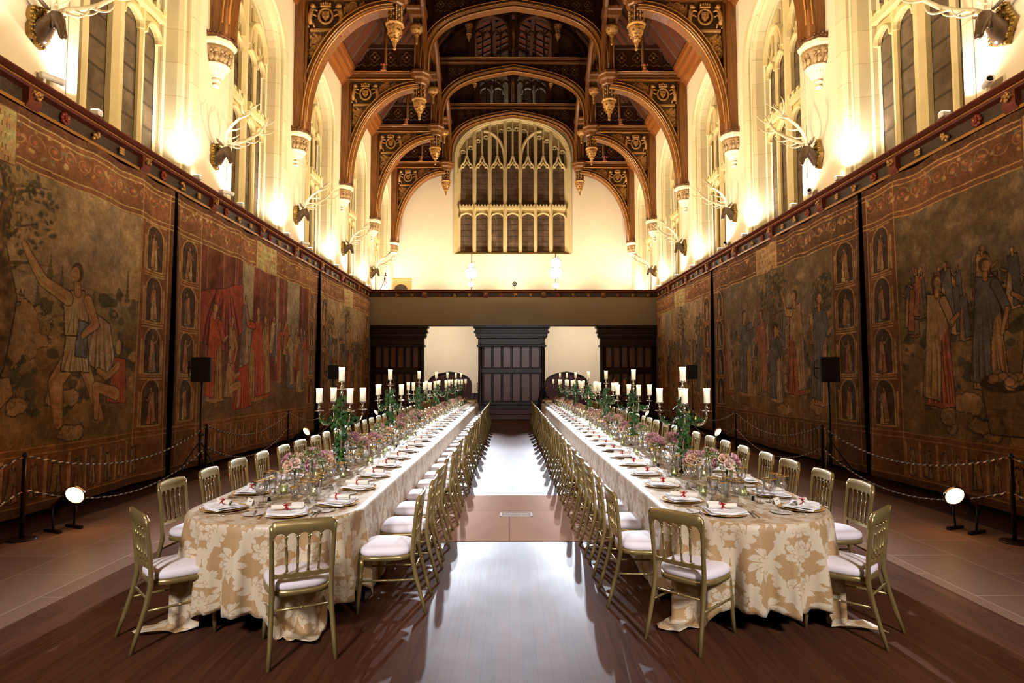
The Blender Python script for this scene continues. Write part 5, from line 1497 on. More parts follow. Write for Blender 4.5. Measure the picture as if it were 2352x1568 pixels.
m, mt = dish(.08,.008,M['porcelain'],M['gold_rim'],24); pr_side = single('side_plate','plate', m, mt)
def napkin():
    m = MB(); n = 14; rg = random.Random(2)
    for lay, (w, d, z) in enumerate(((.140,.108,.0),(.130,.10,.006))):
        top = []; bot = []
        for j in range(n+1):
            for i in range(n+1):
                x = -w+2*w*i/n; y = -d+2*d*j/n
                zz = z + .004*math.sin(x*30+lay)*math.sin(y*26) + .012*(x/w)**4*(.5+.5*math.sin(lay+y*9))
                top.append((x,y,zz+.006)); bot.append((x,y,zz))
        k = (n+1)**2; fs = []
        for j in range(n):
            for i in range(n):
                a = j*(n+1)+i; fs.append((a,a+1,a+n+2,a+n+1)); fs.append((k+a,k+a+n+1,k+a+n+2,k+a+1))
        for i in range(n):
            for a, b in ((i,i+1),((n*(n+1))+i+1,(n*(n+1))+i),((i+1)*(n+1),i*(n+1)),(i*(n+1)+n,(i+1)*(n+1)+n)): fs.append((b,a,k+a,k+b))
        m.add(top+bot, fs, 0, True)
    return single('folded_napkin','napkin', m, M['linen'])
pr_napkin = napkin()
def scroll():
    o = thing('menu_scroll','', 'menu')
    m = MB(); R0 = .021
    for k in range(2):
        pts = []; n = 22
        ring = [[(x, (R0-.0012*t)*math.cos(t), R0+(R0-.0012*t)*math.sin(t)) for t in [i_*4.2*PI/n for i_ in range(n+1)]] for x in (-.105,.105)]
    m.loft(ring, closed=False, smooth=True); m.obj('paper', M['paper'], o)
    r = MB(); r.lathe([(.0222,-.006),(.0226,0),(.0222,.006)], 18); r.xf(Matrix.Translation((0,0,R0)) @ Matrix.Rotation(R(90),4,'Y'))
    b0 = len(r.v)
    def band(pts, w):
        vs = []
        for i_, (x,y,z) in enumerate(pts): vs += [(x-w,y,z),(x+w,y,z)]
        r.add(vs, [(2*i_,2*i_+1,2*i_+3,2*i_+2) for i_ in range(len(pts)-1)], 0, True)
        r.add([(a,b,c-.0008) for a,b,c in vs], [(2*i_+2,2*i_+3,2*i_+1,2*i_) for i_ in range(len(pts)-1)], 0, True)
    band([(0,-.015,.038),(.004,-.03,.022),(.014,-.045,.010),(.030,-.058,.009),(.042,-.075,.010)], .004)
    band([(0,-.015,.038),(-.006,-.03,.020),(-.020,-.042,.010),(-.034,-.052,.011),(-.050,-.058,.009)], .004)
    for s in (-1,1): r.tube([(0,-.012,.043),(s*.014,-.020,.050),(s*.026,-.026,.044),(s*.018,-.026,.036),(0,-.016,.040)], .0035, 5, flat=.5)
    r.blob((0,-.014,.042), .005, 6, 5)
    r.obj('ribbon', M['ribbon'], o)
    return o
pr_scroll = scroll()
def cut(name, kind):
    m = MB()
    if kind == 'knife':
        m.tube([(0,-.11,.003),(0,-.03,.003)], [.0055,.0045], 6, flat=.5); m.add([(-.001,-.03,.002),(.010,-.02,.002),(.011,.08,.002),(.002,.11,.002),(-.002,.11,.002),(-.001,-.03,.004),(.010,-.02,.003),(.011,.08,.003),(.002,.11,.003),(-.002,.11,.003)], [(4,3,2,1,0),(5,6,7,8,9),(0,1,6,5),(1,2,7,6),(2,3,8,7),(3,4,9,8),(4,0,5,9)])
    elif kind == 'fork':
        m.tube([(0,-.10,.003),(0,.02,.003),(0,.05,.006)], [.0055,.003,.004], 6, flat=.5); m.bbox(-.012,.012,.045,.062,.004,.007,.001)
        for x in (-.0105,-.0035,.0035,.0105): m.tube([(x,.06,.0055),(x,.10,.005)], [.0018,.0012], 4)
    else:
        m.tube([(0,-.10,.003),(0,.03,.003),(0,.05,.005)], [.0055,.003,.004], 6, flat=.5); m.blob((0,.075,.006), (.019,.030,.005), 12, 6)
    return single(name, {'knife':'knife','fork':'fork','spoon':'spoon'}[kind], m, M['silver'])
pr_knife = cut('table_knife','knife'); pr_fork = cut('dinner_fork','fork'); pr_spoon = cut('dessert_spoon','spoon')
m = MB(); m.tube([(0,-.07,.003),(0,0,.003)], [.0045,.004], 6, flat=.6); m.blob((0,.035,.003), (.008,.038,.0015), 8, 4)
pr_bknife = single('butter_knife','knife', m, M['silver'])
m = MB(); m.add([(-.045,-.02,0),(.045,-.02,0),(.045,0,.045),(-.045,0,.045),(-.045,.02,0),(.045,.02,0),(.045,.001,.046),(-.045,.001,.046)], [(0,1,2,3),(5,4,7,6),(3,2,6,7)])
m.add([(-.03,-.0125,.015),(.03,-.0125,.015),(.03,-.0115,.019),(-.03,-.0115,.019)], [(0,1,2,3)], 1); m.add([(-.022,-.0095,.024),(.024,-.0095,.024),(.024,-.0085,.028),(-.022,-.0085,.028)], [(0,1,2,3)], 1)
pr_card = single('name_card','card', m, [M['paper'], M['ink']])
def goblet(name, prof, rr, label_cat='glass', mat='glass', n=20):
    """prof: bowl outer profile from stem top to rim"""
    o = thing(name, '', label_cat)
    m = MB(); m.lathe([(0,.0),(.033,.0),(.034,.0015),(.02,.004),(.006,.008),(.0042,.02)], n)
    zs = prof[0][1]; m.lathe([(.0042,.02),(.0038,zs*.5),(.0055,zs*.52),(.0038,zs*.56),(.0042,zs-.008),(.009,zs)], 8)
    m.obj('stem', M['glass'], o)
    b = MB(); b.lathe(prof, n, cap=False); inner = [(max(r-.0013,.001), z+.001) for r, z in reversed(prof)]; b.lathe(inner, n, cap=False)
    for k in range(10):     # cut facets near the foot of the bowl
        a = 2*PI*k/10; r, z = prof[len(prof)//2]
        b.tube([(prof[1][0]*1.02*math.cos(a), prof[1][0]*1.02*math.sin(a), prof[1][1]), (r*1.02*math.cos(a+.15), r*1.02*math.sin(a+.15), z)], .0012, 3, 0)
    b.obj('bowl', M[mat], o)
    g = MB(); r, z = prof[-1]; g.lathe([(r+.0008,z-.004),(r+.0014,z-.002),(r+.0006,z+.001),(r-.001,z-.001),(r-.001,z-.004)], n, cap=False); g.obj('rim', M['gold_rim'], o)
    return o
pr_wine = goblet('wine_glass', [(.009,.105),(.024,.113),(.038,.136),(.045,.168),(.048,.208)], .044)
pr_water = goblet('water_goblet', [(.009,.085),(.026,.093),(.042,.118),(.050,.152),(.054,.186)], .05)
pr_port = goblet('port_glass', [(.008,.070),(.018,.076),(.028,.092),(.033,.115),(.035,.140)], .035)
pr_flute = goblet('champagne_flute', [(.008,.085),(.016,.094),(.024,.125),(.028,.170),(.031,.215)], .031)
def tealight():
    o = thing('tea_light_holder','', 'candle holder')
    m = MB(); m.lathe([(0,.0),(.030,.0),(.033,.004),(.034,.03),(.036,.075),(.037,.076),(.0345,.075),(.032,.03),(.030,.008),(0,.008)], 20, cap=False)
    for k in range(16):
        a = 2*PI*k/16
        for z in (.02,.035,.05,.062): m.blob((.0345*math.cos(a), .0345*math.sin(a), z), .0035, 4, 3)
    m.obj('glass', M['glass_green'], o)
    c = MB(); c.lathe([(0,.008),(.019,.008),(.02,.022),(.018,.024),(0,.022)], 14); co_ = c.obj('candle', simple('tea_light_wax','e8e0cc',.5), o)
    f_ = MB(); f_.lathe([(0,.024),(.004,.028),(.005,.034),(.003,.042),(0,.050)], 8, cap=False); f_.obj('flame', M['flame'], co_)
    return o
pr_tea = tealight()
def cruet():
    o = thing('salt_and_pepper_set','', 'condiment set')
    for s, mt in ((-1,M['glass']),(1,M['black'])):
        m = MB(); m.lathe([(0,0),(.014,0),(.015,.004),(.012,.03),(.010,.036),(0,.036)], 10, (s*.019,0,0)); m.obj('shaker', mt, o)
        c = MB(); c.lathe([(.011,.036),(.012,.042),(.008,.05),(0,.052)], 10, (s*.019,0,0), cap=False); c.obj('cap', M['silver'], o)
    return o
pr_cruet = cruet()
# flowers ------------------------------------------------------------
def rose_mb(rg, n=3):
    m = MB()
    for ring, (cnt, r, h, op) in enumerate(((3,.008,.028,.15),(5,.016,.026,.45),(6,.024,.021,.85))):
        for k in range(cnt):
            a = 2*PI*k/cnt+ring*.6+rg.uniform(-.15,.15); da = 1.15*PI/cnt; vs = []
            for j in range(4):
                t = j/3; rr = r*(.45+.75*t**.7*(.6+op*.7)); z = h*(t-.1)*(1.0-.25*op*t)
                for i in range(4):
                    b = a+da*(i/3-.5)*2*(1-.25*t); vs.append((rr*math.cos(b)*1.0, rr*math.sin(b), z - (.004 if i in (0,3) else 0)*t))
            m.add(vs, [(j*4+i,j*4+i+1,j*4+i+5,j*4+i+4) for j in range(3) for i in range(3)], 0, True)
    m.blob((0,0,.012), (.010,.010,.014), 6, 5)
    return m
def stickout(m, base, src, d, c, s=1.0, mat=0):
    """add mesh src oriented along direction d at point c"""
    q = Vector(d).to_track_quat('Z','Y').to_matrix().to_4x4(); Mx = Matrix.Translation(c) @ q @ Matrix.Scale(s,4)
    m.add([tuple(Mx @ Vector(v)) for v in src.v], src.f, mat, True)
def bouquet(seed, kind, tall):
    rg = random.Random(seed); o = thing('flower_arrangement','', 'flowers')
    zc = .27 if tall else .17; R_ = .098 if kind != 'ball' else .108
    v = MB()
    if tall: v.lathe([(0,0),(.030,0),(.033,.004),(.026,.02),(.020,.06),(.022,.14),(.036,.205),(.037,.207),(.034,.205),(.019,.14),(.017,.05),(.018,.012),(0,.010)], 20, cap=False)
    else: v.lathe([(0,0),(.034,0),(.037,.005),(.042,.08),(.046,.112),(.044,.112),(.040,.08),(.034,.01),(0,.010)], 20, cap=False)
    v.obj('vase', M['glass' if tall else 'glass_amber'], o)
    st = MB()
    for k in range(9):
        a = rg.uniform(0,6.3); r = rg.uniform(.003,.012); st.tube([(r*math.cos(a+2),r*math.sin(a+2),.012),(r*math.cos(a),r*math.sin(a),zc-.05),(r*3*math.cos(a),r*3*math.sin(a),zc)], .002, 4)
    st.obj('stems', M['sprig'], o)
    fol = MB()
    N = 200 if kind != 'ball' else 340
    for k in range(N):
        z = rg.uniform(-.35,1); a = rg.uniform(0,2*PI); s = math.sqrt(max(0,1-z*z)); d = Vector((s*math.cos(a), s*math.sin(a), z))
        c = Vector((0,0,zc))+d*R_*rg.uniform(.80,1.12); t = d.orthogonal().normalized(); b = d.cross(t); an = rg.uniform(0,6.3)
        t, b = t*math.cos(an)+b*math.sin(an), b*math.cos(an)-t*math.sin(an); w = rg.uniform(.007,.012)
        mt = 0 if rg.random() < .35 else 1 if rg.random() < .6 else 2
        fol.add([c-t*w, c+b*w*.7+d*.003, c+t*w, c-b*w*.7+d*.003], [(0,1,2,3)], mt)
        if k % 3 == 0: fol.tube([Vector((0,0,zc))+d*R_*.4, c], .0012, 3, 0, cap=False)
    fm = [M['sprig'], M['hydrangea'], M['hydrangea_pale']] if kind != 'ball' else [M['sprig_dry'], M['hydrangea_pale'], M['rose_blush']]
    fol.obj('foliage', fm, o)
    if kind != 'green':
        ro = rose_mb(rg); cols = ('rose_pink','rose_blush','rose_peach','rose_deep') if kind != 'ball' else ('rose_blush','rose_peach','rose_pink')
        cnt = 13 if kind == 'rose' else 9
        parts = {}
        for k in range(cnt):
            z = rg.uniform(-.05,.95); a = k*2.4+rg.uniform(-.3,.3); s = math.sqrt(1-z*z); d = Vector((s*math.cos(a), s*math.sin(a), z))
            q_ = MB(); stickout(q_, None, ro, d, Vector((0,0,zc))+d*R_*.86, rg.uniform(1.25,1.6)); q_.obj('rose', M[cols[k%len(cols)]], o)
    else:
        for k in range(4):
            z = rg.uniform(.2,.95); a = k*1.7; s = math.sqrt(1-z*z); d = Vector((s*math.cos(a), s*math.sin(a), z)); q_ = MB(); stickout(q_, None, rose_mb(rg), d, Vector((0,0,zc))+d*R_*.9, .8); q_.obj('rose', M['rose_pink'], o)
    return o
pr_b = {'green': bouquet(1,'green',True), 'rose': bouquet(2,'rose',False), 'mixed': bouquet(4,'mixed',True), 'ball': bouquet(6,'ball',False)}
# candelabra -----------------------------------------------------------
def cup_prof(z): return [(.004,z),(.007,z+.005),(.050,z+.008),(.052,z+.011),(.016,z+.016),(.008,z+.024),(.016,z+.034),(.020,z+.046),(.010,z+.058),(.007,z+.066),(.013,z+.074),(.010,z+.080),(.030,z+.088),(.044,z+.098),(.042,z+.098),(.028,z+.092),(0,z+.091)]
ARMS = [R(a) for a in (12,102,192,282)]
def candelabrum():
    o = thing('candelabrum','', 'candelabrum')
    b = MB(); b.lathe([(0,0),(.10,0),(.105,.006),(.10,.014),(.07,.022),(.045,.04),(.028,.06),(.022,.08)], 28, cap=False); b.obj('base', M['silver'], o)
    s = MB(); s.lathe([(.022,.08),(.027,.095),(.017,.105),(.015,.14),(.017,.30),(.020,.43),(.028,.45),(.020,.47),(.030,.50),(.036,.53),(.030,.56),(.018,.58),(.022,.60),(.014,.64),(.011,.74),(.014,.80),(.018,.82),(.010,.835),(.008,.85)], 16); s.obj('stem', M['silver'], o)
    for a in ARMS:
        c, q_ = math.cos(a), math.sin(a); m = MB()
        pr = [(.02,.545),(.06,.560),(.085,.545),(.105,.515),(.14,.495),(.18,.50),(.215,.535),(.232,.585),(.235,.63)]
        m.tube([(r*c,r*q_,z) for r,z in pr], [.012,.010,.009,.010,.011,.011,.010,.008,.009], 8)
        m.tube([(.085*c,.085*q_,.545),(.075*c,.075*q_,.515),(.09*c,.09*q_,.50)], [.006,.004,.007], 6)
        m.lathe(cup_prof(.63), 14, (.235*c,.235*q_,0), cap=False)
        m.obj('arm', M['silver'], o)
    t = MB(); t.lathe(cup_prof(.85), 14, cap=False); t.obj('top_cup', M['silver'], o)
    return o
pr_cand = candelabrum()
def candle():
    o = thing('pillar_candle','', 'candle')
    m = MB(); m.lathe([(0,0),(.030,0),(.031,.004),(.0305,.10),(.032,.135),(.0345,.148),(.033,.150),(.026,.140),(.012,.133),(0,.132)], 20, cap=False); wx_ = m.obj('wax', M['wax'], o)
    w_ = MB(); w_.tube([(0,0,.130),(.001,0,.139)], .0012, 5); w_.obj('wick', M['black'], wx_)
    return o
pr_candle = candle()
def ivy(seed, bushy):
    rg = random.Random(seed); o = thing('ivy_garland','', 'ivy')
    LP = [(0,-.5),(.28,-.42),(.62,-.30),(.42,-.02),(.50,.34),(.20,.22),(0,.62),(-.20,.22),(-.50,.34),(-.42,-.02),(-.62,-.30),(-.28,-.42)]
    vn = MB(); lf = MB()
    def leaf(c, d, s):
        d = Vector(d).normalized(); t = d.orthogonal().normalized(); an = rg.uniform(-1,1); b = d.cross(t); t, b = t*math.cos(an)+b*math.sin(an), b*math.cos(an)-t*math.sin(an)
        c = Vector(c); vs = [tuple(c+t*(x*s)+b*(y*s)+d*(-abs(x)*s*.35)) for x, y in LP]
        k = len(vs); vs.append(tuple(c)); lf.add(vs, [(i,(i+1)%k,k) for i in range(k)], 0)
    for st, (turn, ph) in enumerate(((5.0,0),(-4.0,2.2))):
        pts = []
        for i in range(46):
            t = i/45; a = ph+turn*2*PI*t*.8; r = .034+.012*math.sin(t*19+st); pts.append((r*math.cos(a), r*math.sin(a), .03+.76*t))
        vn.tube(pts, .0022, 4)
        for i in range(int(125*bushy)):
            t = rg.random(); k = min(44, int(t*45)); a = rg.uniform(0,2*PI); p = pts[k]
            sp = rg.uniform(.02,.075)*(.7+.8*math.exp(-((t-.72)/.2)**2)); c = (p[0]+math.cos(a)*sp, p[1]+math.sin(a)*sp, p[2]+rg.uniform(-.02,.02)); leaf(c, (math.cos(a), math.sin(a), rg.uniform(-.2,.8)), rg.uniform(.028,.050))
    for a in ARMS:
        pts = [(r*math.cos(a+.08*math.sin(r*40)), r*math.sin(a+.08*math.sin(r*40)), z+.018+.01*math.sin(r*60)) for r, z in ((.02,.56),(.06,.575),(.10,.53),(.14,.51),(.18,.515),(.21,.54))]
        vn.tube(pts, .002, 4)
        for i in range(int(24*bushy)):
            p = rg.choice(pts); c = (p[0]+rg.uniform(-.03,.03), p[1]+rg.uniform(-.03,.03), p[2]+rg.uniform(-.045,.035)); leaf(c, (rg.uniform(-1,1),rg.uniform(-1,1),.4), rg.uniform(.022,.040))
    for k in range(6):       # loose trailing ends
        a = rg.uniform(0,6.3); z = rg.uniform(.05,.55); pts = [((.03+.03*j)*math.cos(a),(.03+.03*j)*math.sin(a), z-.012*j*j+.02*j) for j in range(4)]
        vn.tube(pts, .0018, 4)
        for p in pts: leaf(p, (math.cos(a),math.sin(a),.5), .035)
    vn.obj('vine', M['vine'], o); lf.obj('leaves', M['leaf'], o)
    return o
pr_ivy = [ivy(5,1.15), ivy(9,.9)]

# ---------------------------------------------------------------- lay both tables
S = {k: Stamp(p) for k, p in dict(charger=pr_charger, dinner=pr_dinner, side=pr_side, napkin=pr_napkin, scroll=pr_scroll, knife=pr_knife, fork=pr_fork, spoon=pr_spoon,
     bknife=pr_bknife, card=pr_card, wine=pr_wine, port=pr_port, water=pr_water, flute=pr_flute, tea=pr_tea, cruet=pr_cruet, cand=pr_cand, candle=pr_candle, ivy0=pr_ivy[0], ivy1=pr_ivy[1],
     green=pr_b['green'], rose=pr_b['rose'], mixed=pr_b['mixed'], ball=pr_b['ball']).items()}
def setting(x, y, dx, dy, where, far=False, stuff=None):
    """(x,y) plate centre, (dx,dy) direction the diner looks"""
    l = math.hypot(dx,dy); dx/=l; dy/=l; rz = face(dx,dy)
    def at(a, b): return (x+a*dy+b*dx, y-a*dx+b*dy)      # a to the diner's right, b forward
    def put(k, a, b, lab, dz=.002, rot=0, grp=None):
        p = at(a,b); S[k]((p[0],p[1],TZ+dz), rz+rot, '%s, %s' % (lab, where), grp)
    put('charger', 0, 0, 'gold charger plate', .002, 0, 'charger plates')
    put('dinner', 0, 0, 'white dinner plate with a gold rim', .008, 0, 'dinner plates on the chargers')
    put('napkin', 0, 0, 'folded white napkin', .018, rnd.uniform(-.25,.25), 'folded napkins on the plates')
    put('scroll', rnd.uniform(-.02,.02), .01, 'rolled menu tied with red ribbon', .036, (1.35 if 'aisle-side' in where else .9 if 'wall-side' in where else 0.1)+rnd.uniform(-.2,.2), 'rolled menus on the napkins')
    put('side', -.245, .035, 'small white side plate', .002, 0, 'side plates')
    put('bknife', -.235, .04, 'butter knife on its side plate', .012, .15, 'butter knives')
    put('fork', -.17, -.01, 'silver fork', .002, 0, 'dinner forks'); put('knife', .185, -.01, 'silver knife', .002, 0, 'table knives'); put('spoon', .215, -.01, 'silver spoon', .002, 0, 'dessert spoons')
    put('card', rnd.uniform(-.04,.04), .215, 'white name card', .002, 0, 'name cards')
    j = lambda: rnd.uniform(-.008,.008)
    if not far:
        put('wine', .14+j(), .20+j(), 'gold-rimmed wine glass', .002, 0, 'wine glasses'); put('water', .06+j(), .27+j(), 'gold-rimmed water goblet', .002, 0, 'water goblets')
        put('flute', .17+j(), .29+j(), 'tall gold-rimmed flute', .002, 0, 'tall flutes'); put('port', -.02+j(), .315+j(), 'small gold-rimmed port glass', .002, 0, 'port glasses')
    else:
        for k, a, b in (('wine',.14,.20),('water',.06,.27),('flute',.17,.29)):
            p = at(a+j(),b+j()); stuff.append((k, p))
far_glass = []
DONE = 0
def table_settings(T, aisle, outer, sx, side):
    """sx = +1 when the aisle is on the +x side"""
    cx = T['cx']; xa = cx+sx*(T['hw']-.215); xo = cx-sx*(T['hw']-.215)
    lo = 26
    for i, y in enumerate(aisle):
        if y > T['y1']-.3: continue
        setting(xa, y+.02, -sx, 0, '%s aisle-side place, %s table' % (ORD[i], side))
    for i, y in enumerate(outer):
        if y > T['y1']-.3: continue
        setting(xo, y-.05 if i == 0 else y, sx, 0, '%s wall-side place, %s table' % (ORD[i], side))
table_settings(TL, LA, LO, 1, 'left'); table_settings(TRT, RA_, RO, -1, 'right')
setting(-1.60, 4.46, -.12, 1, 'near end place of the left table'); setting(-2.14, 4.64, .65, .75, 'outer corner place of the left table')
setting(1.56, 4.48, .12, 1, 'near end place of the right table'); setting(2.20, 4.64, -.65, .75, 'outer corner place of the right table')
CL = [6.44,9.05,11.95,14.75,17.4,20.1,22.3]; CR = [6.3,8.8,11.3,13.8,16.5,19.0,21.6]
for T, ys, side in ((TL,CL,'left'),(TRT,CR,'right')):
    cx = T['cx']
    for i, y in enumerate(ys):
        rz = (R(24) if side == 'left' else R(-24))+i*.31
        S['cand']((cx,y,TZ+.002), rz, '%s silver candelabrum from the near end of the %s table' % (ORD[i], side), 'silver candelabra on the tables')
        S['ivy%d' % (i%2)]((cx,y,TZ+.004), rz, 'green ivy wound round the %s candelabrum of the %s table' % (ORD[i], side), 'ivy on the candelabra')
        S['candle']((cx,y,TZ+.002+.942), rz, 'lit pillar candle on top of the %s candelabrum, %s table' % (ORD[i], side), 'lit pillar candles')
        for k, a in enumerate(ARMS):
            S['candle']((cx+.235*math.cos(a+rz), y+.235*math.sin(a+rz), TZ+.002+.722), rz+k, '%s lit pillar candle on the arms of the %s candelabrum, %s table' % (('first','second','third','fourth')[k], ORD[i], side), 'lit pillar candles')
    # flowers, tea lights, cruets down the middle
    y = 4.98; n = 0; kinds = ['mixed','green','rose','mixed','rose','rose','green','ball','rose']
    while y < T['y1']-.4:
        near = min(abs(y-c) for c in ys)
        if near > .19:
            k = kinds[n % len(kinds)] if y < 12.5 else ('ball' if n%4 else 'rose')
            ox = rnd.uniform(-.06,.04)*(1 if side=='left' else -1)
            S[k]((cx+ox,y,TZ+.003), rnd.uniform(0,6), '%s %s from the near end, middle of %s table' % (ORD[n], {'mixed':'tall pink and green posy','green':'tall green and pale posy','rose':'low pink and peach rose posy','ball':'round dried flower ball'}[k], side), 'flower arrangements down the tables')
            n += 1
        y += .47
    y = 5.05; n = 0
    while y < T['y1']-.4:
        for s in (-1,1):
            S['tea']((cx+s*rnd.uniform(.11,.16), y+rnd.uniform(.10,.22), TZ+.003), 0, '%s lit tea light on the %s half of the %s table' % (ORD[n], 'aisle' if (s>0)==(side=='left') else 'wall', side), 'tea lights between the flowers')
        if n % 2 == 0: S['cruet']((cx+rnd.choice((-.17,.17)), y-.12, TZ+.003), rnd.uniform(0,3), '%s salt and pepper set from the near end, %s table' % (ORD[n//2], side), 'salt and pepper sets')
        y += .92; n += 1
# ---------------------------------------------------------------- stag heads on the piers
def stag():
    o = thing('stag_head', '', 'stag head')      # faces +x, wall at x = 0
    p = MB(); n = 26; vs = []
    out = []
    for i in range(n):
        a = 2*PI*i/n; r = 1+.13*math.cos(a*5)+.05*math.cos(a*11); out.append((.19*r*math.cos(a), .30*r*math.sin(a)-.02))
    p.prism(out, lambda a,b,t: (t,a,b), .0, .07); 
    for a, b in out: p.blob((.07,a*.9,b*.9), .035, 6, 4)
    rg = random.Random(4)
    for k in range(40): p.blob((.075, rg.uniform(-.14,.14), rg.uniform(-.26,.22)), .035, 6, 4)
    p.xf(Matrix.Diagonal((.9,.82,.82,1))); p.obj('plaque', simple('gilded_plaque','8a6a2c',.3,.5,.4,14,.5,30,.02), o)
    h = MB()
    def loft_path(st):
        rings = []
        for k, (x, z, ry, rr) in enumerate(st):
            a = st[max(k-1,0)]; b = st[min(k+1,len(st)-1)]; d = Vector((b[0]-a[0],0,b[1]-a[1])).normalized(); nn = Vector((-d.z,0,d.x))
            rings.append([tuple(Vector((x,0,z)) + Vector((0,1,0))*ry*math.cos(2*PI*i/14) + nn*rr*math.sin(2*PI*i/14)) for i in range(14)])
        h.loft(rings, smooth=True, cap=True)
    loft_path([(.04,-.12,.15,.20),(.10,-.09,.135,.175),(.17,-.04,.115,.145),(.24,.02,.10,.12),(.31,.08,.09,.10),(.36,.12,.07,.07)])
    loft_path([(.335,.17,.05,.05),(.35,.14,.088,.095),(.38,.10,.098,.105),(.41,.05,.094,.10),(.438,-.01,.080,.086),(.462,-.065,.066,.072),(.483,-.12,.060,.064),(.498,-.168,.062,.062),(.507,-.20,.054,.052),(.510,-.218,.03,.03)])
    for s in (-1,1):
        h.blob((.435,s*.078,.055), (.020,.016,.018), 8, 6); h.blob((.545,s*.03,-.175), (.014,.012,.014), 6, 4)
        h.blob((.415,s*.06,.10), (.035,.034,.022), 8, 5); h.blob((.375,s*.045,.0), (.045,.035,.085), 8, 6)
        h.tube([(.33,s*.08,.16),(.30,s*.15,.20),(.27,s*.22,.25),(.25,s*.27,.29)], [.026,.055,.045,.006], 8, flat=.4)
    for k in range(10): h.blob((.16+.012*k, .03*math.sin(k*2), -.20+.022*k), (.035,.05,.035), 6, 4)
    h.xf(Matrix.Diagonal((.72,.84,.86,1))); h.obj('head', M['stag'], o)
    for s in (-1,1):
        m = MB()
        beam = [(.37,.045,.19),(.42,.12,.28),(.50,.24,.36),(.62,.33,.46),(.78,.37,.58),(.92,.34,.72),(1.0,.28,.86)]
        m.tube([(x,s*y,z) for x,y,z in beam], [.040,.034,.031,.029,.026,.020,.008], 8)
        def tine(p, q, r, w=.018):
            ts = [i_/8 for i_ in range(9)]; m.tube([tuple((1-t)**2*a_+2*t*(1-t)*(2*b_-(a_+c_)/2)+t*t*c_ for a_, b_, c_ in zip((p[0],s*p[1],p[2]),(q[0],s*q[1],q[2]),(r[0],s*r[1],r[2]))) for t in ts], [w*(1-t)**.7+.003 for t in ts], 6)
        tine((.40,.08,.24),(.55,.14,.20),(.66,.13,.30)); tine((.44,.15,.31),(.60,.22,.27),(.72,.22,.34),.016); tine((.56,.29,.41),(.72,.34,.38),(.84,.30,.46))
        tine((.78,.37,.58),(.95,.44,.60),(1.08,.42,.70),.017); tine((.92,.34,.72),(1.05,.36,.80),(1.16,.32,.90),.014); tine((.86,.36,.66),(.86,.45,.80),(.92,.47,.94),.015); tine((.92,.34,.72),(.90,.22,.82),(.95,.16,.92),.012)
        m.blob((.37,s*.045,.19), .045, 8, 5)
        m.xf(Matrix.Translation((.265,s*.036,.16)) @ Matrix.Diagonal((1.12,1,1,1)) @ Matrix.Translation((-.37,-s*.045,-.19))); m.obj('antler', M['antler'], o)
    return o
ss = Stamp(stag())
for i, (y, z) in enumerate(((7.30,6.06),(11.83,6.10),(16.4,6.15),(21.1,6.2),(25.4,6.1))):
    dz = (0,.02,-.03,.04,0)[i]
    a = ss((WL+.005, y, z), 0, '%s stag head from the near end on the left wall, on a gilded plaque' % ORD[i], 'stag heads on the wall piers'); a.rotation_euler = (0,0,R((-6,-14,8,0,-10)[i])); a.scale = (1,1,1)
    a.rotation_euler[2] = R((-4,-6,3,0,-5)[i])
    b = ss((WR-.005, y+.03, z+.05), PI+R((4,-5,6,2,0)[i]), '%s stag head from the near end on the right wall, on a gilded plaque' % ORD[i], 'stag heads on the wall piers')
    b.scale = (1,(1.15,.9,1.05,1.1,.9)[i],(1.0,1.12,.95,1.1,.9)[i])
# ---------------------------------------------------------------- small floodlights on the ledges
def flood():
    o = thing('ledge_floodlight', '', 'floodlight')
    m = MB(); m.bbox(-.07,.07,-.05,.05,.05,.13,.015); hs_ = m.obj('housing', M['white_paint'], o)
    b = MB(); b.bbox(-.02,.02,-.02,.02,0,.06,.004); b.bbox(-.05,.05,-.03,.03,0,.008,.002); b.obj('bracket', M['gold_line'], o)
    l = MB(); l.bbox(-.055,.055,-.035,.035,.13,.134,.001); l.obj('lens', M['lamp_warm'], hs_); return o
sf = Stamp(flood())
n = 0
for c in BAYS:
    for W, s, sd in ((WL,1,'left'),(WR,-1,'right')):
        sf((W+s*.10, c-1.2, ZC+.002), 0, 'small white floodlight on the %s ledge at the near jamb of the %s window' % (sd, ORD[BAYS.index(c)]), 'floodlights on the ledges')
        sf((W+s*.10, c+1.55, ZC+.002), 0, 'small white floodlight on the %s ledge at the far jamb of the %s window' % (sd, ORD[BAYS.index(c)]), 'floodlights on the ledges')
def cctv():
    o = thing('security_camera','', 'camera')
    m = MB(); m.lathe([(0,-.13),(.035,-.13),(.042,-.11),(.042,.09),(.046,.10),(.046,.13),(.038,.13),(.036,.10),(0,.10)], 14, cap=False); m.xf(Matrix.Translation((0,0,.16)) @ Matrix.Rotation(R(-90),4,'X') @ Matrix.Rotation(R(0),4,'Y')); m.obj('housing', M['white_paint'], o)
    l = MB(); l.lathe([(0,.0),(.034,.0)], 14, cap=True); l.xf(Matrix.Translation((0,.105,.16)) @ Matrix.Rotation(R(-90),4,'X')); l.obj('lens', M['black'], o)
    b = MB(); b.tube([(0,-.08,.0),(0,-.08,.13)], .015, 8); b.bbox(-.04,.04,-.12,-.04,0,.012,.003); b.obj('bracket', M['white_paint'], o); return o
sc_ = Stamp(cctv())
for y, s, W, rz in ((7.45,1,WL,-.5),(12.2,1,WL,-.5),(16.9,1,WL,-.5),(7.5,-1,WR,2.7),(12.1,-1,WR,2.7),(16.9,-1,WR,2.7)):
    sc_((W+s*.12, y, ZC+.002), rz, 'white tube-shaped camera on the %s ledge below the %s stag head' % ('left' if s>0 else 'right', ORD[int((y-7)/4.55)]), 'tube cameras on the ledges')
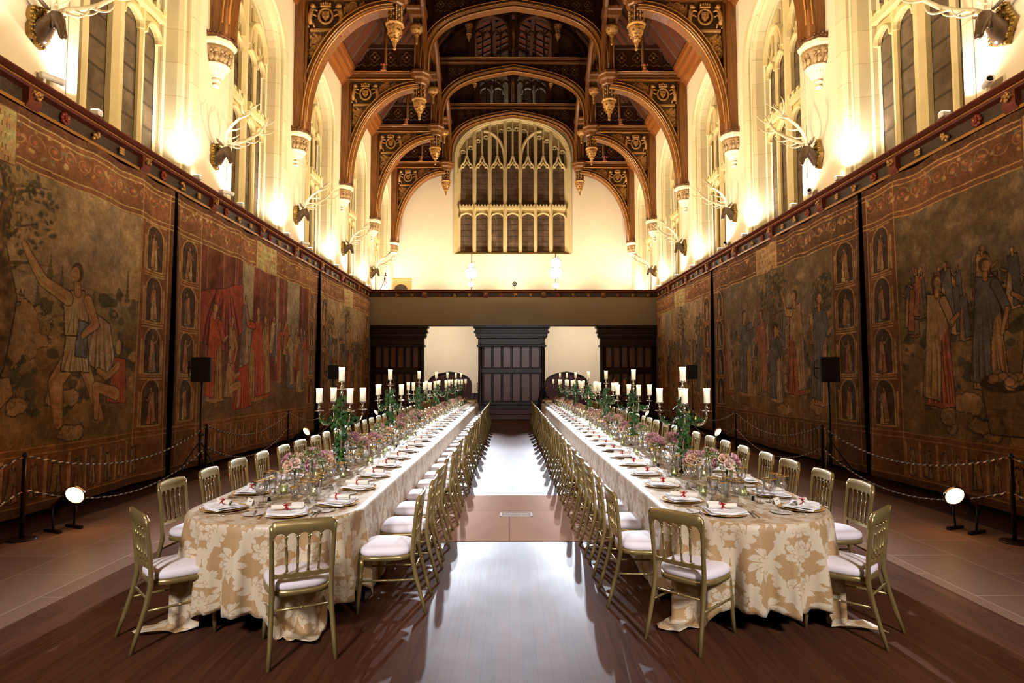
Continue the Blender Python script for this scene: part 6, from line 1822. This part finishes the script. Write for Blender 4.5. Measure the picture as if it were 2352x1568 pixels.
# ---------------------------------------------------------------- rope barrier
def post():
    o = thing('rope_post','', 'barrier post')
    m = MB(); m.lathe([(0,0),(.14,0),(.145,.008),(.13,.016),(.03,.022)], 24, cap=False); m.obj('base', M['post'], o)
    p = MB(); p.lathe([(.022,.02),(.022,.86),(.026,.87),(.026,.90),(.020,.91),(.012,.925),(0,.93)], 14); pl_ = p.obj('pole', M['post'], o)
    for z in (.87,.50):
        for s in (-1,1):
            r = MB(); r.tube([(0,s*.02,z),(0,s*.05,z+.005),(0,s*.07,z-.01)], .008, 6); r.obj('hook', M['gold_line'], pl_)
    return o
sp_ = Stamp(post())
def rope(a, b, sag, label):
    m = MB(); N = 170; n = 8; P = []
    A, B = Vector(a), Vector(b)
    for i in range(N+1):
        t = i/N; p = A.lerp(B,t); p.z -= sag*4*t*(1-t); P.append(p)
    r = [.0105+.0018*math.cos(i*PI) for i in range(N+1)]
    b0 = len(m.f); m.tube(P, r, n)
    for k in range(N*n):
        i, q_ = divmod(k, n); m.m[b0+k] = 0 if ((i*1.6+q_) % n) < n*.34 else 1
    tag(m.obj('twisted_rope', [M['rope_w'], M['rope_k']]), label, 'rope', 'twisted barrier ropes')
for x, sd, ys in ((-5.22,'left',[2.7,6.65,10.6,14.5,18.4,22.3]),(5.32,'right',[2.6,6.5,10.42,14.4,18.3,22.2])):
    for i, y in enumerate(ys[1:]):
        sp_((x,y,.02 if abs(x)>5.25 and x<0 else .003), 0, '%s dark rope post from the near end along the %s wall' % (ORD[i], sd), 'rope posts along the walls')
    for i in range(len(ys)-1):
        for z, w_ in ((.88,'upper'),(.51,'lower')):
            rope((x,ys[i]+.06,z),(x,ys[i+1]-.06,z), .30 if z > .6 else .36, '%s black and white rope before the %s post of the %s wall' % (w_, ORD[i], sd))
# ---------------------------------------------------------------- loudspeakers on stands
def spk():
    o = thing('loudspeaker','', 'loudspeaker')
    m = MB(); poly = [(-.15,-.11),(.15,-.11),(.16,.02),(.09,.14),(-.09,.14),(-.16,.02)]
    m.prism(poly, lambda a,b,t: (a,b,t), -.21, .21); cb_ = m.obj('cabinet', M['black'], o)
    g = MB(); g.bbox(-.145,.145,-.125,-.108,-.2,.2,.01); g.obj('grille', M['black_matte'], cb_)
    b = MB(); b.tube([(.16,.0,.16),(.21,.02,.14),(.22,.03,0),(.21,.02,-.12),(.15,.0,-.16)], .008, 6); b.tube([(.15,.02,.02),(.24,.03,.03)], .012, 6); b.tube([(0,0,-.30),(0,0,-.21)], .02, 8); b.obj('bracket', M['black'], o)
    return o
def tri():
    o = thing('speaker_stand','', 'stand')
    p = MB(); p.tube([(0,0,.22),(0,0,1.55)], [.018,.015], 10); p.tube([(0,0,.18),(0,0,.75)], .024, 10); p.obj('pole', M['black'], o)
    c = MB(); c.lathe([(.024,.70),(.034,.71),(.034,.76),(.024,.77)], 12); c.blob((.045,0,.735), .015, 8, 5); c.obj('collar', M['black'], o)
    for k in range(3):
        a = R(90+120*k); l = MB(); l.tube([(.03*math.cos(a),.03*math.sin(a),.60),(.42*math.cos(a),.42*math.sin(a),.02)], .011, 6); l.tube([(.02*math.cos(a),.02*math.sin(a),.24),(.22*math.cos(a),.22*math.sin(a),.32)], .007, 6); l.blob((.42*math.cos(a),.42*math.sin(a),.015), .018, 8, 5); l.obj('leg', M['black'], o)
    return o
s1, s2 = Stamp(tri()), Stamp(spk())
for x, y, sd, w_, rz in ((-5.30,10.55,'left','nearest',R(15)),(-5.36,18.6,'left','farther',R(15)),(5.42,10.35,'right','nearest',R(-10)),(5.48,18.3,'right','farther',R(-10))):
    s1((x,y,.02 if abs(x) > 5.3 else .003), .3, '%s black tripod stand by the %s wall' % (w_, sd), 'speaker stands')
    a = s2((x,y,1.86+.0), rz, '%s black loudspeaker on the stand by the %s wall' % (w_, sd), 'loudspeakers')
    if sd == 'left': a.scale = (-1,1,1)
# ---------------------------------------------------------------- floor par cans
def can(lens='lamp_amber', stand=True):
    o = thing('stage_lamp','', 'stage lamp')        # barrel along local +x tilted later
    m = MB(); m.lathe([(0,-.20),(.05,-.20),(.075,-.17),(.085,-.12),(.088,.06),(.105,.09),(.108,.20),(.112,.20),(.112,.215),(.104,.215),(.103,.10),(.08,.08),(.0,.08)], 20, cap=False)
    m.xf(Matrix.Translation((0,0,.30)) @ Matrix.Rotation(R(58),4,'Y')); bl_ = m.obj('barrel', M['chrome_black'], o)
    l = MB(); l.lathe([(0,.0),(.101,.0)], 20); l.xf(Matrix.Translation((0,0,.30)) @ Matrix.Rotation(R(58),4,'Y') @ Matrix.Translation((0,0,.19))); l.obj('lens', M[lens], bl_)
    for s in (-1,1):
        y_ = MB(); y_.tube([(0,s*.115,.30),(0,s*.125,.18),(0,s*.11,.03)], .011, 6); y_.bbox(-.13,.13,s*.115-.02,s*.115+.02,0,.035,.004); y_.obj('yoke', M['black'], o)
    return o
s3 = Stamp(can())
AMBER = [(-5.06,7.05),(-5.06,14.9),(-5.06,22.6),(5.14,6.95),(5.14,14.7),(5.14,22.2)]
for i, (x, y) in enumerate(AMBER):
    sd = 'left' if x < 0 else 'right'
    s3((x,y,.003), R(-22) if x < 0 else R(202), '%s glowing amber stage lamp on the floor by the %s wall' % (('nearest','middle','farthest')[i%3], sd), 'amber floor lamps')
# ---------------------------------------------------------------- lantern poles on the gallery
def lantern(lamps, x, label):
    o = thing('lighting_pole', label, 'lighting pole', (x,25.6,5.28), 0, 'lighting poles on the gallery')
    p = MB(); p.tube([(0,0,0),(0,0,1.62)], .022, 8); p.lathe([(.18,0),(.18,.01),(.03,.02)], 16); p.obj('pole', simple('pinkish_pole_paint','b88a78',.5), o)
    for i, (z, r) in enumerate(lamps):
        c = MB(); c.lathe([(.04,.16),(.08,.12),(r,-.02),(r+.012,-.12),(r,-.12),(r-.01,0),(0,.0)], 16, cap=False); c.xf(Matrix.Translation((0,-.10,z-5.28)) @ Matrix.Rotation(R(-75),4,'X')); 
        ln_ = c.obj('lantern', M['black'], o)
        l = MB(); l.lathe([(0,0),(r-.004,0)], 16); l.xf(Matrix.Translation((0,-.205,z-5.28-.03)) @ Matrix.Rotation(R(75),4,'X')); l.obj('lens', M['lamp_white'], ln_)
lantern(((6.41,.10),(6.09,.24),(5.62,.11)), -1.60, 'pole with three bright white lanterns on the left part of the gallery')
lantern(((6.52,.22),(6.10,.26),(5.56,.12)), 1.95, 'pole with three bright white lanterns on the right part of the gallery')
m_ = thing('lozenge_sign', 'small black diamond sign with a white ring on a thin post above the gallery rail', 'sign', (.22,25.5,5.28))
a = MB(); a.tube([(0,0,0),(0,0,.26)], .014, 8); a.obj('post', M['gold_line'], m_)
a = MB(); a.prism([(0,-.12),(.12,0),(0,.12),(-.12,0)], lambda p,q_,t: (p,t,q_+.34), -.012, .012); a.obj('board', M['black'], m_)
a = MB(); a.tube([(.042*math.cos(k*PI/10), -.014, .34+.042*math.sin(k*PI/10)) for k in range(21)], .010, 5, cap=False); a.obj('ring', M['white_paint'], m_)
# folding tripod in the gallery corner
o = thing('camera_tripod', 'small dark tripod leaning at the left corner of the gallery', 'tripod', (-5.30,25.75,5.28))
for k in range(3):
    l = MB(); a = R(120*k+40); l.tube([(0,0,.58),(.28*math.cos(a),.28*math.sin(a),0)], .014, 6); l.obj('leg', M['cornice_red'], o)
l = MB(); l.blob((0,0,.60), .05, 8, 6); l.tube([(0,0,.6),(.03,0,.82)], .02, 6); l.blob((.03,0,.74), (.07,.02,.03), 6, 4); l.blob((.03,0,.84), .03, 6, 4); l.obj('head', M['cornice_red'], o)
# ---------------------------------------------------------------- two waiting staff in dark clothes near the far end
def person(x, y, rz, h, label, bend=0.0, hair='1c120c'):
    o = thing('person', label, 'person', (x,y,0), rz)       # faces +y
    k = h/1.72
    bm = bpy.data.meshes.new('body')
    J = {'pel':(0,0,.95),'sp':(0,.01+bend*.2,1.12),'ch':(0,.0+bend*.55,1.30),'nk':(0,.0+bend*.8,1.44),'hd':(0,.015+bend,1.50),'hd2':(0,.02+bend*1.1,1.60)}
    for s, q_ in (('l',-1),('r',1)):
        J.update({'sh'+s:(q_*.17,bend*.62,1.38),'el'+s:(q_*.23,.03+bend*.7,1.12),'wr'+s:(q_*.14,.24+bend*.8,1.06),'hp'+s:(q_*.09,0,.92),'kn'+s:(q_*.10,.02,.50),'an'+s:(q_*.10,-.02,.09),'to'+s:(q_*.11,.13,.035)})
    E = [('pel','sp'),('sp','ch'),('ch','nk'),('nk','hd'),('hd','hd2')]
    for s in 'lr': E += [('ch','sh'+s),('sh'+s,'el'+s),('el'+s,'wr'+s),('pel','hp'+s),('hp'+s,'kn'+s),('kn'+s,'an'+s),('an'+s,'to'+s)]
    RD = dict(pel=(.15,.11),sp=(.135,.10),ch=(.15,.11),nk=(.058,.058),hd=(.07,.08),hd2=(.078,.09))
    for s in 'lr': RD.update({'sh'+s:(.065,.065),'el'+s:(.045,.045),'wr'+s:(.030,.030),'hp'+s:(.09,.09),'kn'+s:(.06,.06),'an'+s:(.042,.042),'to'+s:(.04,.035)})
    ks = list(J); bm.from_pydata([tuple(Vector(J[a])*k) for a in ks], [(ks.index(a),ks.index(b)) for a,b in E], [])
    b = bpy.data.objects.new('body', bm); COL.objects.link(b); b.parent = o
    sk = b.modifiers.new('skin','SKIN'); 
    lay = bm.skin_vertices[0] if len(bm.skin_vertices) else None
    if lay is None:
        bpy.context.view_layer.objects.active = b
        lay = bm.skin_vertices.new().data if hasattr(bm.skin_vertices,'new') else None
    d = lay.data if hasattr(lay,'data') else lay
    for i, a in enumerate(ks):
        d[i].radius = (RD[a][0]*k, RD[a][1]*k); d[i].use_root = (a == 'pel')
    sb = b.modifiers.new('sub','SUBSURF'); sb.levels = 1; sb.render_levels = 2
    cl = simple('black_uniform_cloth','0c0b0d',.8,0,.1,8)
    bm.materials.append(cl)
    hx = J['hd2']; f_ = MB()
    c = (0, hx[1]*k+.015, 1.555*k)
    f_.blob(c, (.073*k,.088*k,.108*k), 14, 10); f_.blob((0,c[1]+.09*k,c[2]-.005*k), (.012,.018,.022), 8, 6); f_.tube([(0,c[1]-.01,c[2]-.17*k),(0,c[1],c[2]-.05)], .05*k, 8)
    for s in (-1,1): f_.blob((s*.075*k,c[1]-.005,c[2]-.01), (.012,.02,.03), 6, 5)
    hd_ = f_.obj('head', simple('warm_skin','b8704c',.55), o)
    e_ = MB()
    for s in (-1,1): e_.blob((s*.03*k,c[1]+.078*k,c[2]+.012*k), (.011,.008,.007), 6, 5)
    e_.obj('eyes', M['black'], hd_)
    mo = MB(); mo.blob((0,c[1]+.083*k,c[2]-.045*k), (.022,.008,.006), 8, 4); mo.obj('mouth', simple('lips','8a4034',.5), hd_)
    hr = MB(); hr.blob((0,c[1]-.022,c[2]+.028*k), (.084*k,.092*k,.105*k), 14, 10); hr.obj('hair', simple('dark_hair',hair,.6), hd_)
    for s, q_ in (('l',-1),('r',1)):
        w_ = Vector(J['wr'+s])*k; ha = MB(); dirn = Vector((-q_*.25,1,-.05)).normalized()
        ha.tube([w_-dirn*.02, w_+dirn*.04, w_+dirn*.085], [.026,.036,.030], 8, flat=.45)
        for j in range(4):
            off = Vector((q_*(-.024+.016*j),0,0)); L = (.055,.068,.072,.06)[j]; b0_ = w_+dirn*.08+off
            ha.tube([b0_, b0_+dirn*L*.5+Vector((0,0,-.004)), b0_+dirn*L*.85+Vector((0,0,-.022)), b0_+dirn*L+Vector((0,0,-.036))], [.0092,.0088,.008,.006], 6)
        ha.tube([w_+dirn*.02, w_+dirn*.045+Vector((-q_*.035,0,.01)), w_+dirn*.075+Vector((-q_*.042,0,.012))], [.012,.010,.007], 6)
        ha.obj('hand', bpy.data.materials['warm_skin'], o)
    return o
person(1.22, 24.25, R(-70), 1.45, 'person in black with dark hair crouching over the far end of the right table', .22)
person(4.15, 20.9, R(75), 1.72, 'person in black standing beyond the wall-side chairs of the right table', .10)
person(3.95, 22.6, R(95), 1.70, 'second person in black behind the right table, nearer the oak screen', .0, '3a2214')
# ---------------------------------------------------------------- lights
def light(name, typ, loc, tgt, power, col, size=.1, spot=None, blend=.5, sizey=None, parent=None):
    l = bpy.data.lights.new(name, typ); l.energy = power; l.color = col
    if typ == 'AREA':
        l.size = size
        if sizey: l.shape = 'RECTANGLE'; l.size_y = sizey
    else: l.shadow_soft_size = size
    if typ == 'SPOT': l.spot_size = R(spot); l.spot_blend = blend
    o = bpy.data.objects.new(name, l); COL.objects.link(o)
    o.location = loc
    if tgt is not None: o.rotation_euler = (Vector(tgt)-Vector(loc)).to_track_quat('-Z','Y').to_euler()
    return o
WARM = (1,.66,.32); WARMW = (1,.92,.82); COOL = (.80,.88,1.0); AMB = (1,.42,.10)
# up-lights on the cornice ledges: one by each pier, one by each far window jamb
for c in [4.95]+BAYS:
    for W, s in ((WL,-1),(WR,1)):
        light('jamb_uplight', 'SPOT', (W-s*.17, c+1.2, ZC+.16), (W+s*.10, c+1.50, 8.5), 300, WARMW, .06, 120, .9)
        light('pier_uplight', 'SPOT', (W-s*.19, c+2.98, ZC+.16), (W+s*.02, c+2.2, 8.2), 170, (1,.86,.76), .08, 130, .9)
        light('cross_fill', 'SPOT', (W-s*.17, c-1.2, ZC+.16), (W-s*11.8, c+1.0, 9.2), 3700, (1,.79,.50), .1, 64, .9)  # added general fill, thrown across to brighten the opposite wall evenly
        light('timber_uplight', 'SPOT', (W-s*.18, c+.3, ZC+.16), (W-s*3.2, c+.9, 13.0), 520, (1,.72,.38), .1, 90, .9)
for x in (-5.0,-2.4,0.2,2.8,5.4):
    light('gallery_uplight', 'SPOT', (x, 28.6, 5.4), (x, 30.5, 10.0), 430, (1,.82,.62), .2, 130, .95)
for z, x, tx, ty, pw, cn in ((6.41,-1.6,-1.9,17.5,12000,26),(6.09,-1.6,-1.3,11.5,13000,28),(5.62,-1.6,-2.05,11.5,80000,14.5),(6.52,1.95,2.0,17.5,12000,26),(6.1,1.95,1.5,11.5,13000,28),(5.56,1.95,2.2,11.5,80000,14.5)):
    light('gallery_spot', 'SPOT', (x, 25.25, z), (tx, ty, 0.6), pw, COOL, .05, cn, .9)
# lamps under the gallery (screens passage)
for x in (-4.4,-2.7,2.7,4.4):
    light('passage_lamp', 'AREA', (x, 27.4, 4.8), (x, 29.5, 1.5), 75, (1,.88,.72), .6)
# unseen fill spots added high behind the camera, mostly trained on the near table ends
for x, tx in ((-3.2,-1.8),(3.4,1.8)):
    light('rear_fill_spot', 'SPOT', (x, -2.4, 5.2), (tx, 5.4, .5), 2300, (1,.93,.95), .5, 44, .8)
light('rear_fill_spot', 'SPOT', (.2, -2.4, 5.6), (0, 9, .3), 500, (1,.90,.90), .5, 40, .9)
light('rear_fill_spot', 'SPOT', (.2, -2.4, 5.6), (.1, 25, 1.9), 2600, (.92,.92,1), .4, 15, .8)  # extra fill added to lift the dark central screen
# amber floor lamps
for x, y in AMBER:
    s = 1 if x < 0 else -1
    light('floor_lamp_beam', 'SPOT', (x+s*.22, y-.09, .42), (x+s*4.5, y-1.5, 4.2), 260, AMB, .09, 70, .8)
    light('floor_lamp_spill', 'POINT', (x+s*.30, y-.12, .46), None, 5, AMB, .09)
# ---------------------------------------------------------------- camera, world, render look
cam = bpy.data.cameras.new('camera'); co = bpy.data.objects.new('camera', cam); COL.objects.link(co)
co.location = (0,0,EYE); cam.sensor_width = 36; cam.lens = 1400/2352*36; cam.clip_end = 100; cam.clip_start = .05
co.rotation_euler = (R(90)+math.atan(79/1400), 0, -math.atan(6/1400))
SC.camera = co
w = bpy.data.worlds.new('night'); SC.world = w; w.use_nodes = True
w.node_tree.nodes['Background'].inputs[0].default_value = (.02,.025,.04,1); w.node_tree.nodes['Background'].inputs[1].default_value = .3
SC.view_settings.view_transform = 'Standard'; SC.view_settings.look = 'None'; SC.view_settings.gamma = 1
SC.view_settings.use_curve_mapping = False; SC.view_settings.exposure = 0.14
cy = SC.cycles
cy.use_adaptive_sampling = True; cy.adaptive_threshold = .05
cy.max_bounces = 6; cy.diffuse_bounces = 3; cy.glossy_bounces = 3; cy.transmission_bounces = 4; cy.transparent_max_bounces = 24
cy.caustics_reflective = False; cy.caustics_refractive = False; cy.sample_clamp_indirect = 4; cy.blur_glossy = 1.0
cy.use_denoising = True
try: cy.denoiser = 'OPENIMAGEDENOISE'; cy.denoising_input_passes = 'RGB_ALBEDO_NORMAL'
except Exception: pass
cy.use_light_tree = True
